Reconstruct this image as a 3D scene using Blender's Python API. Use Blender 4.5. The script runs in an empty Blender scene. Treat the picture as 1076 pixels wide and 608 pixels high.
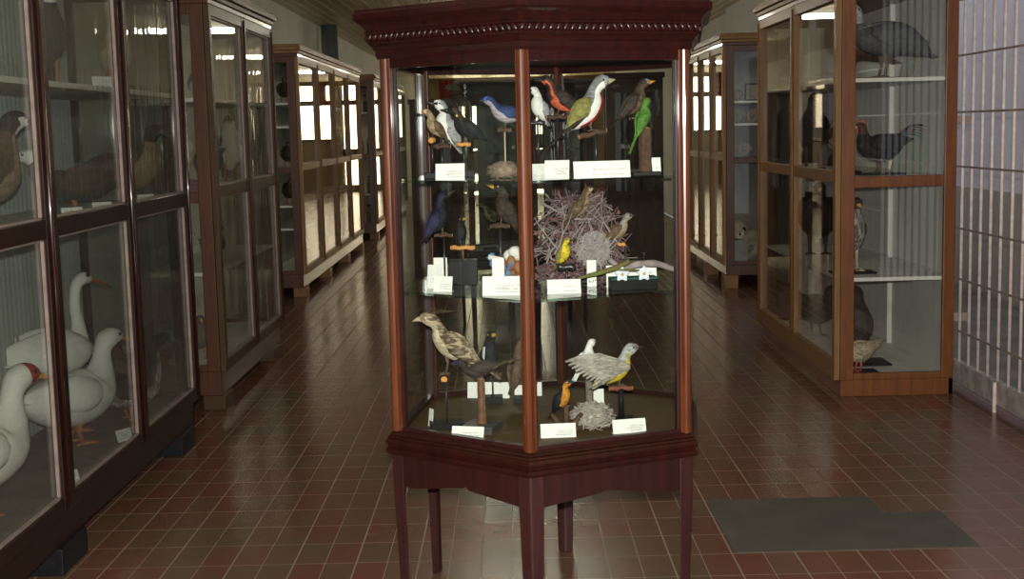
import bpy, math, random
from mathutils import Vector, Matrix
random.seed(7)
SC = bpy.context.scene
COL = SC.collection
PI = math.pi
def rad(d): return d * PI / 180.0

# ------------------------------------------------------------------ camera
CAM_H = 1.6325
F_PX = 1370.9
PITCH, ROLL = 0.1219, -0.0239
fw = Vector((0, math.cos(PITCH), -math.sin(PITCH)))
r0 = Vector((1, 0, 0)); u0 = r0.cross(fw)
rt = r0 * math.cos(ROLL) + u0 * math.sin(ROLL)
up = -r0 * math.sin(ROLL) + u0 * math.cos(ROLL)
CAMP = Vector((0, 0, CAM_H))
cam = bpy.data.cameras.new('camera'); camo = bpy.data.objects.new('camera', cam); COL.objects.link(camo)
cam.sensor_width = 36.0; cam.lens = F_PX / 1076 * 36.0; cam.clip_end = 200; cam.clip_start = 0.02
m = Matrix.Identity(4)
for i in range(3):
    m[i][0], m[i][1], m[i][2], m[i][3] = rt[i], up[i], -fw[i], CAMP[i]
camo.matrix_world = m
SC.camera = camo
def _ray(px, py): return fw + rt * ((px - 538) / F_PX) - up * ((py - 304) / F_PX)
def on_z(px, py, z):
    d = _ray(px, py); return CAMP + d * ((z - CAM_H) / d.z)
def at(px, py, y):
    d = _ray(px, py); return CAMP + d * (y / d.y)

# ------------------------------------------------------------------ materials
MATS = {}
def _new(name):
    mt = bpy.data.materials.new(name); mt.use_nodes = True
    nt = mt.node_tree; nt.nodes.clear()
    out = nt.nodes.new('ShaderNodeOutputMaterial')
    return mt, nt, out
def _mix(nt, fac, a, b):
    n = nt.nodes.new('ShaderNodeMix'); n.data_type = 'RGBA'
    for s, v in ((0, fac), (6, a), (7, b)):
        if isinstance(v, (int, float)): n.inputs[s].default_value = v
        elif isinstance(v, tuple): n.inputs[s].default_value = (*v[:3], 1)
        else: nt.links.new(v, n.inputs[s])
    return n.outputs[2]
def _math(nt, op, a, b=None):
    n = nt.nodes.new('ShaderNodeMath'); n.operation = op
    for s, v in ((0, a), (1, b)):
        if v is None: continue
        if isinstance(v, (int, float)): n.inputs[s].default_value = v
        else: nt.links.new(v, n.inputs[s])
    return n.outputs[0]
def _noise(nt, scale, detail=3, vec=None, stretch=None, rough=.55):
    n = nt.nodes.new('ShaderNodeTexNoise'); n.inputs['Scale'].default_value = scale
    n.inputs['Detail'].default_value = detail; n.inputs['Roughness'].default_value = rough
    if vec is None:
        tc = nt.nodes.new('ShaderNodeTexCoord'); vec = tc.outputs['Object']
    if stretch:
        mp = nt.nodes.new('ShaderNodeMapping'); mp.inputs['Scale'].default_value = stretch
        nt.links.new(vec, mp.inputs['Vector']); vec = mp.outputs[0]
    nt.links.new(vec, n.inputs['Vector'])
    return n.outputs[0]
def _ramp(nt, src, lo, hi):
    n = nt.nodes.new('ShaderNodeMapRange'); n.inputs[1].default_value = lo; n.inputs[2].default_value = hi
    nt.links.new(src, n.inputs[0]); return n.outputs[0]
def _bump(nt, h, strength, dist=.01):
    b = nt.nodes.new('ShaderNodeBump'); b.inputs['Strength'].default_value = strength; b.inputs['Distance'].default_value = dist
    nt.links.new(h, b.inputs['Height']); return b.outputs[0]
def mottled(name, c1, c2=None, scale=30, rough=.7, spec=.3, stretch=None, bump=0, metal=0, coat=0, lo=.35, hi=.65, sheen=0):
    """two-tone procedural surface"""
    if name in MATS: return MATS[name]
    c2 = c2 or tuple(x * .75 for x in c1)
    mt, nt, out = _new(name)
    p = nt.nodes.new('ShaderNodeBsdfPrincipled')
    n = _noise(nt, scale, 4, stretch=stretch)
    nt.links.new(_mix(nt, _ramp(nt, n, lo, hi), c1, c2), p.inputs['Base Color'])
    p.inputs['Roughness'].default_value = rough; p.inputs['Specular IOR Level'].default_value = spec
    p.inputs['Metallic'].default_value = metal
    p.inputs['Coat Weight'].default_value = coat; p.inputs['Coat Roughness'].default_value = .12
    if bump: nt.links.new(_bump(nt, n, bump), p.inputs['Normal'])
    nt.links.new(p.outputs[0], out.inputs[0]); MATS[name] = mt
    return mt
def wood(name, c1, c2, rough=.3, coat=.6, grain=(14, 14, 1.2), coatr=.07, spec=.4):
    if name in MATS: return MATS[name]
    mt, nt, out = _new(name)
    p = nt.nodes.new('ShaderNodeBsdfPrincipled')
    a = _noise(nt, 3.5, 5, stretch=grain); b = _noise(nt, 1.1, 2)
    f = _math(nt, 'ADD', _math(nt, 'MULTIPLY', a, .7), _math(nt, 'MULTIPLY', b, .3))
    nt.links.new(_mix(nt, _ramp(nt, f, .35, .65), c1, c2), p.inputs['Base Color'])
    nt.links.new(_ramp(nt, a, -1.2, 2.2), p.inputs['Coat Roughness'])
    p.inputs['Coat Roughness'].default_value = coatr
    p.inputs['Roughness'].default_value = rough; p.inputs['Coat Weight'].default_value = coat; p.inputs['Specular IOR Level'].default_value = spec
    nt.links.remove(p.inputs['Coat Roughness'].links[0])
    nt.links.new(_bump(nt, a, .08, .004), p.inputs['Normal'])
    nt.links.new(p.outputs[0], out.inputs[0]); MATS[name] = mt
    return mt
def glass(name, tint=(.965, .972, .96), refl=1.0, wave=0.0, haze=0.0):
    """thin sheet glass: see-through mixed with a mirror by Fresnel"""
    if name in MATS: return MATS[name]
    mt, nt, out = _new(name)
    tr = nt.nodes.new('ShaderNodeBsdfTransparent'); tr.inputs[0].default_value = (*tint, 1)
    gl = nt.nodes.new('ShaderNodeBsdfGlossy'); gl.inputs['Roughness'].default_value = 0.015
    gl.inputs['Color'].default_value = (refl, refl, refl, 1)
    ge = nt.nodes.new('ShaderNodeNewGeometry'); vd = nt.nodes.new('ShaderNodeVectorMath'); vd.operation = 'DOT_PRODUCT'
    nt.links.new(ge.outputs['Incoming'], vd.inputs[0]); nt.links.new(ge.outputs['True Normal'], vd.inputs[1])
    c1 = _math(nt, 'SUBTRACT', 1.0, _math(nt, 'ABSOLUTE', vd.outputs['Value']))
    frs = _math(nt, 'ADD', .04, _math(nt, 'MULTIPLY', .96, _math(nt, 'POWER', c1, 5.0)))
    base = tr.outputs[0]
    if haze:
        df = nt.nodes.new('ShaderNodeBsdfDiffuse'); df.inputs[0].default_value = (.6, .6, .56, 1)
        ad = nt.nodes.new('ShaderNodeMixShader'); ad.inputs[0].default_value = haze
        nt.links.new(tr.outputs[0], ad.inputs[1]); nt.links.new(df.outputs[0], ad.inputs[2]); base = ad.outputs[0]
    if wave:
        nz = _noise(nt, 3, 2, stretch=(1, 7, .35))
        bb = _bump(nt, nz, wave, .01)
        nt.links.new(bb, gl.inputs['Normal'])
    mx = nt.nodes.new('ShaderNodeMixShader')
    nt.links.new(frs, mx.inputs[0]); nt.links.new(base, mx.inputs[1]); nt.links.new(gl.outputs[0], mx.inputs[2])
    nt.links.new(mx.outputs[0], out.inputs[0]); MATS[name] = mt
    return mt
def emit(name, col, s):
    if name in MATS: return MATS[name]
    mt, nt, out = _new(name)
    e = nt.nodes.new('ShaderNodeEmission'); e.inputs[0].default_value = (*col, 1); e.inputs[1].default_value = s
    nt.links.new(e.outputs[0], out.inputs[0]); MATS[name] = mt
    return mt

# ------------------------------------------------------------------ mesh building
class MB:
    def __init__(s): s.v = []; s.f = []; s.mi = []
    def quad_box(s, lo, hi, mi=0, M=None):
        x0, y0, z0 = lo; x1, y1, z1 = hi
        b = len(s.v)
        pts = [(x0,y0,z0),(x1,y0,z0),(x1,y1,z0),(x0,y1,z0),(x0,y0,z1),(x1,y0,z1),(x1,y1,z1),(x0,y1,z1)]
        for p in pts: s.v.append(tuple(M @ Vector(p)) if M else p)
        for f in ((0,3,2,1),(4,5,6,7),(0,1,5,4),(1,2,6,5),(2,3,7,6),(3,0,4,7)):
            s.f.append(tuple(b + i for i in f)); s.mi.append(mi)
        return s
    box = quad_box
    def prism(s, poly, z0, z1, mi=0, poly2=None):
        """poly: list of (x, y); extruded between z0 and z1"""
        b = len(s.v); n = len(poly); poly2 = poly2 or poly
        s.v += [(x, y, z0) for x, y in poly] + [(x, y, z1) for x, y in poly2]
        s.f.append(tuple(b + i for i in reversed(range(n)))); s.mi.append(mi)
        s.f.append(tuple(b + n + i for i in range(n))); s.mi.append(mi)
        for i in range(n):
            j = (i + 1) % n
            s.f.append((b + i, b + j, b + n + j, b + n + i)); s.mi.append(mi)
        return s
    def rings(s, rs, mi=0, cap=True, closed=True, fmi=None):
        """loft of rings (lists of 3-D points, equal length)"""
        b = len(s.v); n = len(rs[0])
        for r in rs: s.v += [tuple(p) for p in r]
        for k in range(len(rs) - 1):
            for i in range(n if closed else n - 1):
                j = (i + 1) % n
                s.f.append((b + k*n + i, b + k*n + j, b + (k+1)*n + j, b + (k+1)*n + i))
                s.mi.append(fmi(k, i) if fmi else mi)
        if cap:
            s.f.append(tuple(b + i for i in reversed(range(n)))); s.mi.append(fmi(0, 0) if fmi else mi)
            s.f.append(tuple(b + (len(rs)-1)*n + i for i in range(n))); s.mi.append(fmi(len(rs)-2, 0) if fmi else mi)
        return s
    def tube(s, pts, rad_, n=8, mi=0, squash=1.0):
        pts = [Vector(p) for p in pts]
        if not isinstance(rad_, (list, tuple)): rad_ = [rad_] * len(pts)
        rs = []; prev = None
        for k, p in enumerate(pts):
            t = (pts[min(k+1, len(pts)-1)] - pts[max(k-1, 0)])
            t = t.normalized() if t.length > 1e-9 else Vector((0, 0, 1))
            a = prev if prev is not None else (Vector((0, 1, 0)) if abs(t.y) < .9 else Vector((1, 0, 0)))
            a = (a - t * a.dot(t)).normalized(); prev = a
            c = t.cross(a)
            rs.append([p + a * (rad_[k] * math.cos(2*PI*i/n)) + c * (rad_[k] * squash * math.sin(2*PI*i/n)) for i in range(n)])
        return s.rings(rs, mi)
    def lathe(s, prof, c=(0, 0, 0), n=16, mi=0):
        rs = [[(c[0] + r*math.cos(2*PI*i/n), c[1] + r*math.sin(2*PI*i/n), c[2] + z) for i in range(n)] for r, z in prof]
        return s.rings(rs, mi)
    def ball(s, c, r, n=10, m=7, mi=0, M=None):
        rx, ry, rz = r if isinstance(r, (tuple, list)) else (r, r, r)
        rs = []
        for k in range(m + 1):
            a = -PI/2 + PI * max(.04, min(.96, k / m))
            ring = []
            for i in range(n):
                p = Vector((rx*math.cos(a)*math.cos(2*PI*i/n), ry*math.cos(a)*math.sin(2*PI*i/n), rz*math.sin(a)))
                if M: p = M @ p
                ring.append(p + Vector(c))
            rs.append(ring)
        return s.rings(rs, mi)
    def blade(s, pts, widths, side=Vector((0, 1, 0)), thick=.0012, mi=0):
        """a feather or leaf: a thin lens-shaped strip along pts"""
        rs = []
        pts = [Vector(p) for p in pts]
        for k, p in enumerate(pts):
            t = (pts[min(k+1, len(pts)-1)] - pts[max(k-1, 0)]).normalized()
            sd = (side - t * side.dot(t)).normalized(); nn = t.cross(sd)
            w = widths[k]
            rs.append([p + sd*w, p + nn*thick, p - sd*w, p - nn*thick])
        return s.rings(rs, mi)
    def build(s, name, mats, parent=None, smooth=False, bevel=0):
        me = bpy.data.meshes.new(name); me.from_pydata(s.v, [], s.f)
        if not isinstance(mats, (list, tuple)): mats = [mats]
        for mt in mats: me.materials.append(mt)
        if len(mats) > 1: me.polygons.foreach_set('material_index', s.mi)
        if smooth: me.polygons.foreach_set('use_smooth', [True] * len(me.polygons))
        me.update()
        o = bpy.data.objects.new(name, me); COL.objects.link(o)
        if parent: o.parent = parent
        if bevel:
            b = o.modifiers.new('bevel', 'BEVEL'); b.width = bevel; b.segments = 2; b.limit_method = 'ANGLE'; b.angle_limit = rad(40)
        return o
def thing(name, label, cat, loc=(0, 0, 0), rz=0, group=None):
    o = bpy.data.objects.new(name, None); COL.objects.link(o); o.empty_display_size = .05
    o.location = loc; o.rotation_euler = (0, 0, rz); tag(o, label, cat, group)
    return o
def tag(o, label, cat, group=None):
    o['label'] = label; o['category'] = cat
    if group: o['group'] = group
    return o
def struct(o): o['kind'] = 'structure'; return o
def copy_tree(o, parent=None):
    c = o.copy(); COL.objects.link(c)
    if parent: c.parent = parent
    for ch in o.children: copy_tree(ch, c)
    return c
def catmull(P, n=4):
    out = []
    for k in range(len(P) - 1):
        a, b, c, d = P[max(k-1, 0)], P[k], P[k+1], P[min(k+2, len(P)-1)]
        for q in range(n):
            t = q / n
            out.append(tuple(.5*((2*b[i]) + (-a[i]+c[i])*t + (2*a[i]-5*b[i]+4*c[i]-d[i])*t*t + (-a[i]+3*b[i]-3*c[i]+d[i])*t**3) for i in range(len(b))))
    out.append(tuple(P[-1]))
    return out

# ------------------------------------------------------------------ the palette
M_CASE = wood('mahogany_polish', (.024, .0036, .0024), (.010, .0022, .0018), .35, .6, spec=.3)
M_CASED = wood('mahogany_dark', (.028, .006, .0045), (.013, .0035, .003), .4, .3)
M_POST = wood('mahogany_orange', (.118, .033, .008), (.055, .012, .004), .26, 1.0, coatr=.045)
M_LEG = wood('mahogany_worn', (.036, .0095, .008), (.020, .006, .0055), .5, .15, spec=.3)
M_LCAB = wood('dark_brown_wood', (.026, .0085, .005), (.012, .0045, .003), .5, .05, spec=.15)
M_RCAB = wood('amber_wood', (.19, .064, .014), (.10, .030, .008), .4, .12)
M_LPOST = wood('red_brown_wood', (.085, .030, .012), (.042, .015, .007), .35, .4)
M_GLARE = wood('glare_toned_wood', (.24, .125, .045), (.15, .075, .026), .5, .03, coatr=.2, spec=.3)  # front wood coloured paler and amber, standing in for window glare
M_STRIP = wood('varnished_strip', (.035, .010, .006), (.018, .005, .004), .25, .7, coatr=.10)
M_BEAD = mottled('pale_glazing_bead', (.26, .20, .17), (.19, .15, .12), 20, .5)
M_WHITE = mottled('white_paint', (.72, .71, .66), (.62, .61, .56), 6, .5)
M_GREYIN = mottled('grey_interior_paint', (.34, .35, .32), (.26, .27, .25), 4, .7)
M_GLASS = glass('sheet_glass')
M_CGLASS = glass('case_glass', (.95, .97, .95))
M_OLD = glass('old_sheet_glass', (.88, .90, .875), wave=.25, haze=.035)
M_SHELFG = glass('shelf_glass', (.80, .90, .86))
M_PAPER = mottled('white_card', (.80, .80, .77), (.74, .74, .70), 40, .8)
M_INK = mottled('blue_black_ink', (.05, .05, .07), (.03, .03, .04), 40, .8)
M_BLACK = mottled('black_painted_wood', (.010, .010, .011), (.006, .006, .007), 20, .5, .12)
M_BOARD = wood('plywood_floor', (.115, .066, .023), (.075, .042, .015), .6, .0, (2, 12, 12), spec=.2)
M_TWIG = mottled('bark', (.10, .055, .032), (.05, .028, .018), 60, .8, bump=.4)
M_CUT = mottled('cut_wood', (.62, .30, .09), (.50, .22, .06), 40, .7)
M_IRON = mottled('black_wire', (.02, .02, .022), None, 30, .35, .5)

# ------------------------------------------------------------------ the room
TX, TY, TW, TL = .0988, 4.8386, .12, .24145
def floor_material():
    mt, nt, out = _new('quarry_tiles')
    p = nt.nodes.new('ShaderNodeBsdfPrincipled')
    tc = nt.nodes.new('ShaderNodeTexCoord'); sx = nt.nodes.new('ShaderNodeSeparateXYZ'); nt.links.new(tc.outputs['Object'], sx.inputs[0])
    u = _math(nt, 'DIVIDE', _math(nt, 'SUBTRACT', sx.outputs[0], TX), TW)
    v = _math(nt, 'DIVIDE', _math(nt, 'SUBTRACT', sx.outputs[1], TY), TL)
    def line(c, period, half):
        w = _math(nt, 'PINGPONG', c, period / 2)            # 0 on the joint
        return _math(nt, 'LESS_THAN', w, half)
    g = line(u, 2.0, .026); h = line(u, 1.0, .015); k = line(v, 1.0, .0095)
    joint = _math(nt, 'MAXIMUM', _math(nt, 'MAXIMUM', g, k), h)
    cb = nt.nodes.new('ShaderNodeCombineXYZ')
    nt.links.new(_math(nt, 'FLOOR', u), cb.inputs[0]); nt.links.new(_math(nt, 'FLOOR', v), cb.inputs[1])
    wn = nt.nodes.new('ShaderNodeTexWhiteNoise'); nt.links.new(cb.outputs[0], wn.inputs['Vector'])
    big = _noise(nt, .9, 2)
    pick = _ramp(nt, _math(nt, 'ADD', _math(nt, 'MULTIPLY', wn.outputs[0], .35), big), .47, .80)
    base = _mix(nt, pick, (.128, .080, .044), (.158, .055, .036))
    nz = _noise(nt, 9, 5)
    base = _mix(nt, _ramp(nt, nz, .3, .75), base, _mix(nt, .25, base, (.05, .028, .016)))
    col = _mix(nt, joint, base, (.25, .19, .145))
    nt.links.new(col, p.inputs['Base Color'])
    nt.links.new(_math(nt, 'ADD', _ramp(nt, nz, -1.0, 5.5), _math(nt, 'MULTIPLY', joint, .4)), p.inputs['Roughness'])
    p.inputs['Specular IOR Level'].default_value = .42
    nt.links.new(_bump(nt, _math(nt, 'SUBTRACT', 1.0, joint), .12, .003), p.inputs['Normal'])
    nt.links.new(p.outputs[0], out.inputs[0]); return mt
XL, XR, YE, HC = -2.55, 2.80, 37.0, 3.10
M_WALL = mottled('pale_green_grey_wall', (.76, .77, .69), (.70, .71, .63), 1.5, .8)
M_WALLR = mottled('lavender_grey_wall', (.84, .80, .90), (.76, .72, .83), 1.2, .7)
M_DADO = mottled('grey_dado_paint', (.46, .42, .39), (.39, .355, .33), 2.5, .5)
M_SILL = mottled('flaking_grey_paint', (.45, .41, .38), (.26, .23, .22), 14, .8)
o = struct(MB().box((XL - .1, -1.5, -.1), (XR + .1, YE + .1, 0)).build('floor', floor_material()))
struct(MB().box((XL - .2, -1.5, 0), (XL, YE, HC)).build('wall_left', M_WALL))
wr = MB().box((XR, 11.5, 0), (XR + .25, 11.8, HC)).box((XR, -1.5, 0), (XR + .25, 4.6, HC)).box((XR, 4.6, 2.80), (XR + .25, 11.5, HC))
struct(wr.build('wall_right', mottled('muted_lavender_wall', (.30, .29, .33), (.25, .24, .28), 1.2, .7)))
struct(MB().box((4.4, 2.0, 0), (4.6, 16.0, HC - .3)).build('wall_behind_gate', M_WALLR))           # pale wall seen through the gate; the sky-lit passage before it is added
struct(MB().box((4.388, 2.0, 0), (4.4, 16.0, .98)).build('trim_1', M_DADO))
struct(MB().box((XR + .1, 2.0, -.1), (4.6, 16.0, 0)).build('floor_added_passage', mottled('added_passage_concrete', (.22, .2, .19), (.15, .14, .13), 3, .7)))  # floor of the added passage that lets sky light onto the wall
struct(MB().box((XR, 11.8, 0), (XR + .2, 16.9, HC)).box((XR + .12, 16.9, 0), (XR + .3, YE, HC)).build('wall_right', M_WALL))
# concrete repair let into the tiles
def gp(i, j): return (TX + TW*i, TY + TL*j)
patch = MB().prism([gp(6.1, .04), gp(14, .04), gp(14, 2), gp(12, 2), gp(12, 3), gp(6.1, 3)], 0, .0015)
mp = mottled('grey_concrete', (.082, .078, .062), (.055, .053, .043), 5, .55, .4, bump=.15, lo=.3, hi=.7)
struct(patch.build('floor_patch', mp))
# boarded ceiling: overlapping boards running down the corridor, each edge stepped
cb = MB(); W = .122; x = XL
while x < XR + .15:
    cb.rings([[(x, yy, HC), (x + .012, yy, HC - .012), (x + W - .014, yy, HC - .004), (x + W - .006, yy, HC + .02), (x + W, yy, HC + .02), (x + W, yy, HC + .05), (x, yy, HC + .05)] for yy in (-1.5, YE)])
    cb.box((x + W - .017, -1.5, HC - .013), (x + W - .003, YE, HC + .01), 1)  # pale strip colours in the light caught along each board edge
    x += W
struct(cb.build('ceiling', [wood('ceiling_boards', (.66, .58, .37), (.52, .45, .27), .4, .2, (10, .5, 10)), mottled('painted_edge_light', (.85, .77, .56), (.75, .67, .46), 5, .4)]))
# far end wall: a glazed door between two windows over a boarded dado
WIN = [(-1.75, -.62, 1.42), (-.5, .5, .12), (.62, 1.75, 1.42)]
ew = MB()
xs = [XL - .1] + [q for w in WIN for q in w[:2]] + [XR + .4]
for k in range(0, len(xs), 2): ew.box((xs[k], YE, 0), (xs[k+1], YE + .2, HC))
for a, b, z in WIN: ew.box((a, YE, 0), (b, YE + .2, z)); ew.box((a, YE, 3.02), (b, YE + .2, HC))
struct(ew.build('wall_end', mottled('brown_end_wall', (.26, .19, .11), (.20, .14, .08), 1.5, .6)))
M_PANE = emit('daylight_pane', (1.0, .82, .53), 8.0)
M_WFR = wood('window_frame_wood', (.10, .05, .025), (.06, .03, .015), .4, .2)
for k, (a, b, z) in enumerate(WIN):
    fr = MB()
    for z0, z1 in ((z, z + .07), (2.42, 2.56), (2.97, 3.02)) + (((.95, 1.2),) if z < 1 else ()): fr.box((a, YE + .02, z0), (b, YE + .10, z1))
    for f_ in (0, .5, 1):
        xx = a + (b - a - .05) * f_; fr.box((xx, YE + .02, z), (xx + .05, YE + .10, 3.02))
    wf = struct(fr.build('window_%d' % (k + 1) if z > 1 else 'door_1', M_WFR))
    MB().box((a, YE + .11, z), (b, YE + .13, 3.02)).build('pane', M_PANE, wf)
for x0, x1, lb in ((.9, 1.25, 'dark red cloth panel hung over the right-hand end window'), (-1.9, -1.5, 'dark red cloth panel hung over the left-hand end window')):
    b = MB(); n = 24
    b.rings([[(x0 + (x1 - x0)*q/n, YE - .04 + .015*math.sin(q*1.3), z) for q in range(n + 1)] for z in (2.42, 3.04)], cap=False, closed=False)
    o = b.build('hanging_cloth', mottled('dark_red_cloth', (.22, .03, .02), (.15, .02, .015), 8, .8)); tag(o, lb, 'cloth')
    md = o.modifiers.new('thick', 'SOLIDIFY'); md.thickness = .006
# round glossy columns along the left wall
M_COLM = mottled('grey_blue_gloss_paint', (.26, .31, .32), (.18, .22, .23), 3, .16, .6, coat=1, metal=.6)
for yy, rr in ((9.06, .085), (11.75, .095), (17.95, .115)):
    b = MB().lathe([(rr, 0), (rr, HC)], (-2.39, yy, 0), 28)
    struct(b.build('column', M_COLM, smooth=True))
# ceiling lamps, lit; first and third added to brighten walls and ceiling
M_TUBE = emit('lit_fluorescent_tube', (1.0, .93, .76), 42)
for yy, lb in ((11.0, 'added twin-tube ceiling lamp out of view above the second display case'), (17.0, 'lit twin-tube ceiling lamp second along the corridor, mirrored in the near cabinets'), (23.0, 'added twin-tube ceiling lamp third along the corridor, hidden by the display case'), (28.8, 'lit twin-tube ceiling lamp nearest the far end of the corridor')):
    t = thing('ceiling_lamp', lb, 'lamp', (.12, yy, HC - .02), group='corridor ceiling lamps')
    MB().box((-.62, -.03, -.05), (.62, .03, .02)).build('lamp_body', M_WHITE, t, bevel=.01)
    for s in (-.065, .065): MB().tube([(-.6, s, -.10), (.6, s, -.10)], .028, 10).build('tube', M_TUBE, t)

# open barred gate standing along the right wall
M_BARS = mottled('chipped_white_bars', (.70, .62, .57), (.58, .46, .41), 25, .5, .4)
M_BARH = mottled('brown_flat_bar', (.30, .24, .21), (.22, .17, .15), 25, .5)
gt = thing('barred_gate', 'white barred metal gate with brown cross bars folded against the right wall', 'gate', (2.71, 7.95, 0))
GY0, GY1 = -2.75, -.02
b = MB().box((-.02, GY0, .045), (.02, GY1, .17)); b.build('bottom_rail', M_SILL, gt)
k = 0; yy = -.13
while yy > GY0:
    MB().tube([(0, yy, .15), (0, yy, 2.75)], .0095, 10).build('bar', M_BARS, gt, smooth=True); yy -= .157; k += 1
for zz in (.36, .676, .98, 1.35, 1.672, 2.005, 2.33, 2.7): MB().box((-.015, GY0, zz - .006), (-.010, GY1, zz + .006)).build('cross_bar', M_BARH, gt)
MB().tube([(-.03, 7.153 - 7.95, .0), (-.03, 7.153 - 7.95, .17)], .011, 10).build('drop_bolt', M_BARS, gt)
for s in (.4, 1.6): MB().box((.0, -.02, s), (.09, .0, s + .05)).build('hinge', M_BARH, gt)

M_BRONZED = wood('dull_bronze_wood', (.066, .035, .014), (.036, .019, .008), .5, .06, coatr=.2, spec=.2)
# ------------------------------------------------------------------ tall cabinets
def cabinet(name, label, xf, sg, y0, y1, depth, nd, wd, feet=None, zbase=.10, shelves=(1.87, .83), shelf_mat=None, inner=None,
            glass_m=None, wavy=False, bead=True, ztop=2.52, group='tall glazed specimen cabinets', end_wd=None, floor_mat=None, zf=.25, zd=.235, zg=.295, posts=()):
    """xf: front plane; the cabinet runs from y0 (near end) to y1; sg: +1 when the front faces +x"""
    shelf_mat = shelf_mat or M_WHITE; inner = inner or M_GREYIN; glass_m = glass_m or M_GLASS; end_wd = end_wd or wd
    L = y1 - y0; D = depth
    t = thing(name, label, 'cabinet', (xf, y0, 0), group=group)
    def X(a): return -sg * a                       # a = distance behind the front plane
    def bx(b, a0, a1, ya, yb, z0, z1, mi=0):
        xa, xb = sorted((X(a0), X(a1))); b.box((xa, ya, z0), (xb, yb, z1), mi); return b
    f = MB()                                        # case frame: plinth, corner posts, top
    bx(f, .035, .06, 0.002, L - .002, zbase, zd); bx(f, D - .03, D, 0, L, zbase, zd)
    bx(f, .035, D, 0, .025, zbase, zd); bx(f, .035, D, L - .025, L, zbase, zd)
    bx(f, .0, D, 0, L, 2.40, 2.43)
    for e0, e1 in ((0, .03), (L - .03, L)):
        bx(f, .036, .115, e0, e1, zd, 2.40); bx(f, D - .07, D, e0, e1, zd, 2.40)
        for z0, z1 in ((zd, zf + .025), (1.245, 1.31), (2.34, 2.40)): bx(f, .115, D - .07, e0, e1, z0, z1)
    f.build('frame', end_wd, t, bevel=.004)
    c = MB(); bx(c, -.015, D, -.012, L + .012, 2.43, 2.46); bx(c, -.035, D, -.03, L + .03, 2.46, 2.495); bx(c, -.02, D, -.018, L + .018, 2.495, ztop)
    c.build('cornice', wd, t, bevel=.005)
    fl = MB(); bx(fl, .04, D - .01, .02, L - .02, zf - .03, zf); fl.build('floor_board', floor_mat or shelf_mat, t)
    fl = MB(); bx(fl, .04, D - .01, .02, L - .02, 1.285, 1.305); fl.build('middle_shelf', shelf_mat, t)
    bk = MB()
    if wavy:                                        # corrugated back
        n = int(L / .009); xs0 = X(D - .035)
        rows = [[(xs0 + .006*math.sin(k*2*PI*.009/.055), .03 + (L - .06)*k/n, z) for z in (zf, 2.4)] for k in range(n + 1)]
        bk.rings(rows, cap=False, closed=False)
    bx(bk, D - .02, D - .008, .03, L - .03, zf, 2.40)
    bk.build('back_panel', inner, t)
    if posts:
        pm = MB()
        for a, yy, w in posts: bx(pm, a, a + w, yy, yy + w, zf, 2.4)
        pm.build('inner_post', M_WHITE, t)
    for z in shelves:
        s = MB(); bx(s, .05, D - .03, .035, L - .035, z - .022, z); s.build('shelf', shelf_mat, t)
    for e in (.012, L - .016):                      # end panes
        for z0, z1 in ((zf + .025, 1.245), (1.31, 2.34)):
            g = MB(); bx(g, .115, D - .07, e, e + .004, z0, z1); g.build('end_pane', glass_m, t)
    w = L / nd
    for k in range(nd):
        a, bb = k * w + .004, (k + 1) * w - .004; S = .058; y_in0, y_in1 = a + S, bb - S
        d = MB()
        for s0, s1 in ((a, y_in0), (y_in1, bb)): bx(d, 0, .034, s0, s1, zd, 2.40)
        for z0, z1 in ((zd, zg), (1.275, 1.345), (2.335, 2.40)): bx(d, 0.001, .033, y_in0, y_in1, z0, z1)
        dr = d.build('door', wd, t, bevel=.003)
        st_ = MB(); st_.tube([(X(-.001), bb - .012, zd + .02), (X(-.001), bb - .012, 2.38)], .009, 10)
        st_.build('meeting_strip', M_STRIP if wd is M_LCAB else wd, dr, smooth=True)
        for z0, z1 in ((zg, 1.275), (1.345, 2.335)):
            if bead:
                q = MB()
                for s0, s1 in ((y_in0, y_in0 + .009), (y_in1 - .009, y_in1)): bx(q, .013, .026, s0, s1, z0, z1)
                for h0 in (z0, z1 - .009): bx(q, .013, .026, y_in0, y_in1, h0, h0 + .009)
                q.build('glazing_bead', M_BEAD, dr)
            g = MB(); bx(g, .027, .031, y_in0, y_in1, z0, z1); g.build('glass_pane', glass_m, dr)
    for (ya, yb) in feet or ():
        q = MB(); bx(q, .015, .15, ya - y0, yb - y0, 0, zbase); q.build('foot', M_BLACK if wd is M_LCAB else wd, t, bevel=.006)
        q = MB(); bx(q, D - .15, D - .02, ya - y0, yb - y0, 0, zbase); q.build('foot', M_BLACK if wd is M_LCAB else wd, t, bevel=.006)
    return t
cabinet('display_cabinet', 'dark brown three-door glazed cabinet nearest on the left, with white geese inside', -1.70, 1, 3.80, 6.93, .62, 3, M_LCAB,
        [(4.76, 5.05), (6.58, 6.86)], .105, (1.86,), inner=mottled('pale_corrugated_sheet', (.30, .33, .30), (.24, .27, .25), 3, .7), wavy=True, glass_m=M_OLD, floor_mat=mottled('dusty_dark_floor', (.12, .11, .10), (.07, .065, .06), 5, .8))
cabinet('display_cabinet', 'dark brown glazed cabinet on the left beside the camera, mostly out of view', -1.70, 1, .60, 3.74, .62, 3, M_LCAB,
        [(.8, 1.1), (3.4, 3.68)], .105, (1.86,), inner=MATS['pale_corrugated_sheet'], glass_m=M_OLD, floor_mat=MATS['dusty_dark_floor'])
cabinet('display_cabinet', 'second glazed cabinet on the left, two doors wide, orange-brown corner post', -1.72, 1, 7.70, 9.72, .50, 2, M_BRONZED,
        [(7.70, 7.93), (9.35, 9.6)], .09, (1.86, .83), inner=M_GLASS, glass_m=M_OLD, end_wd=M_LPOST)
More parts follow.
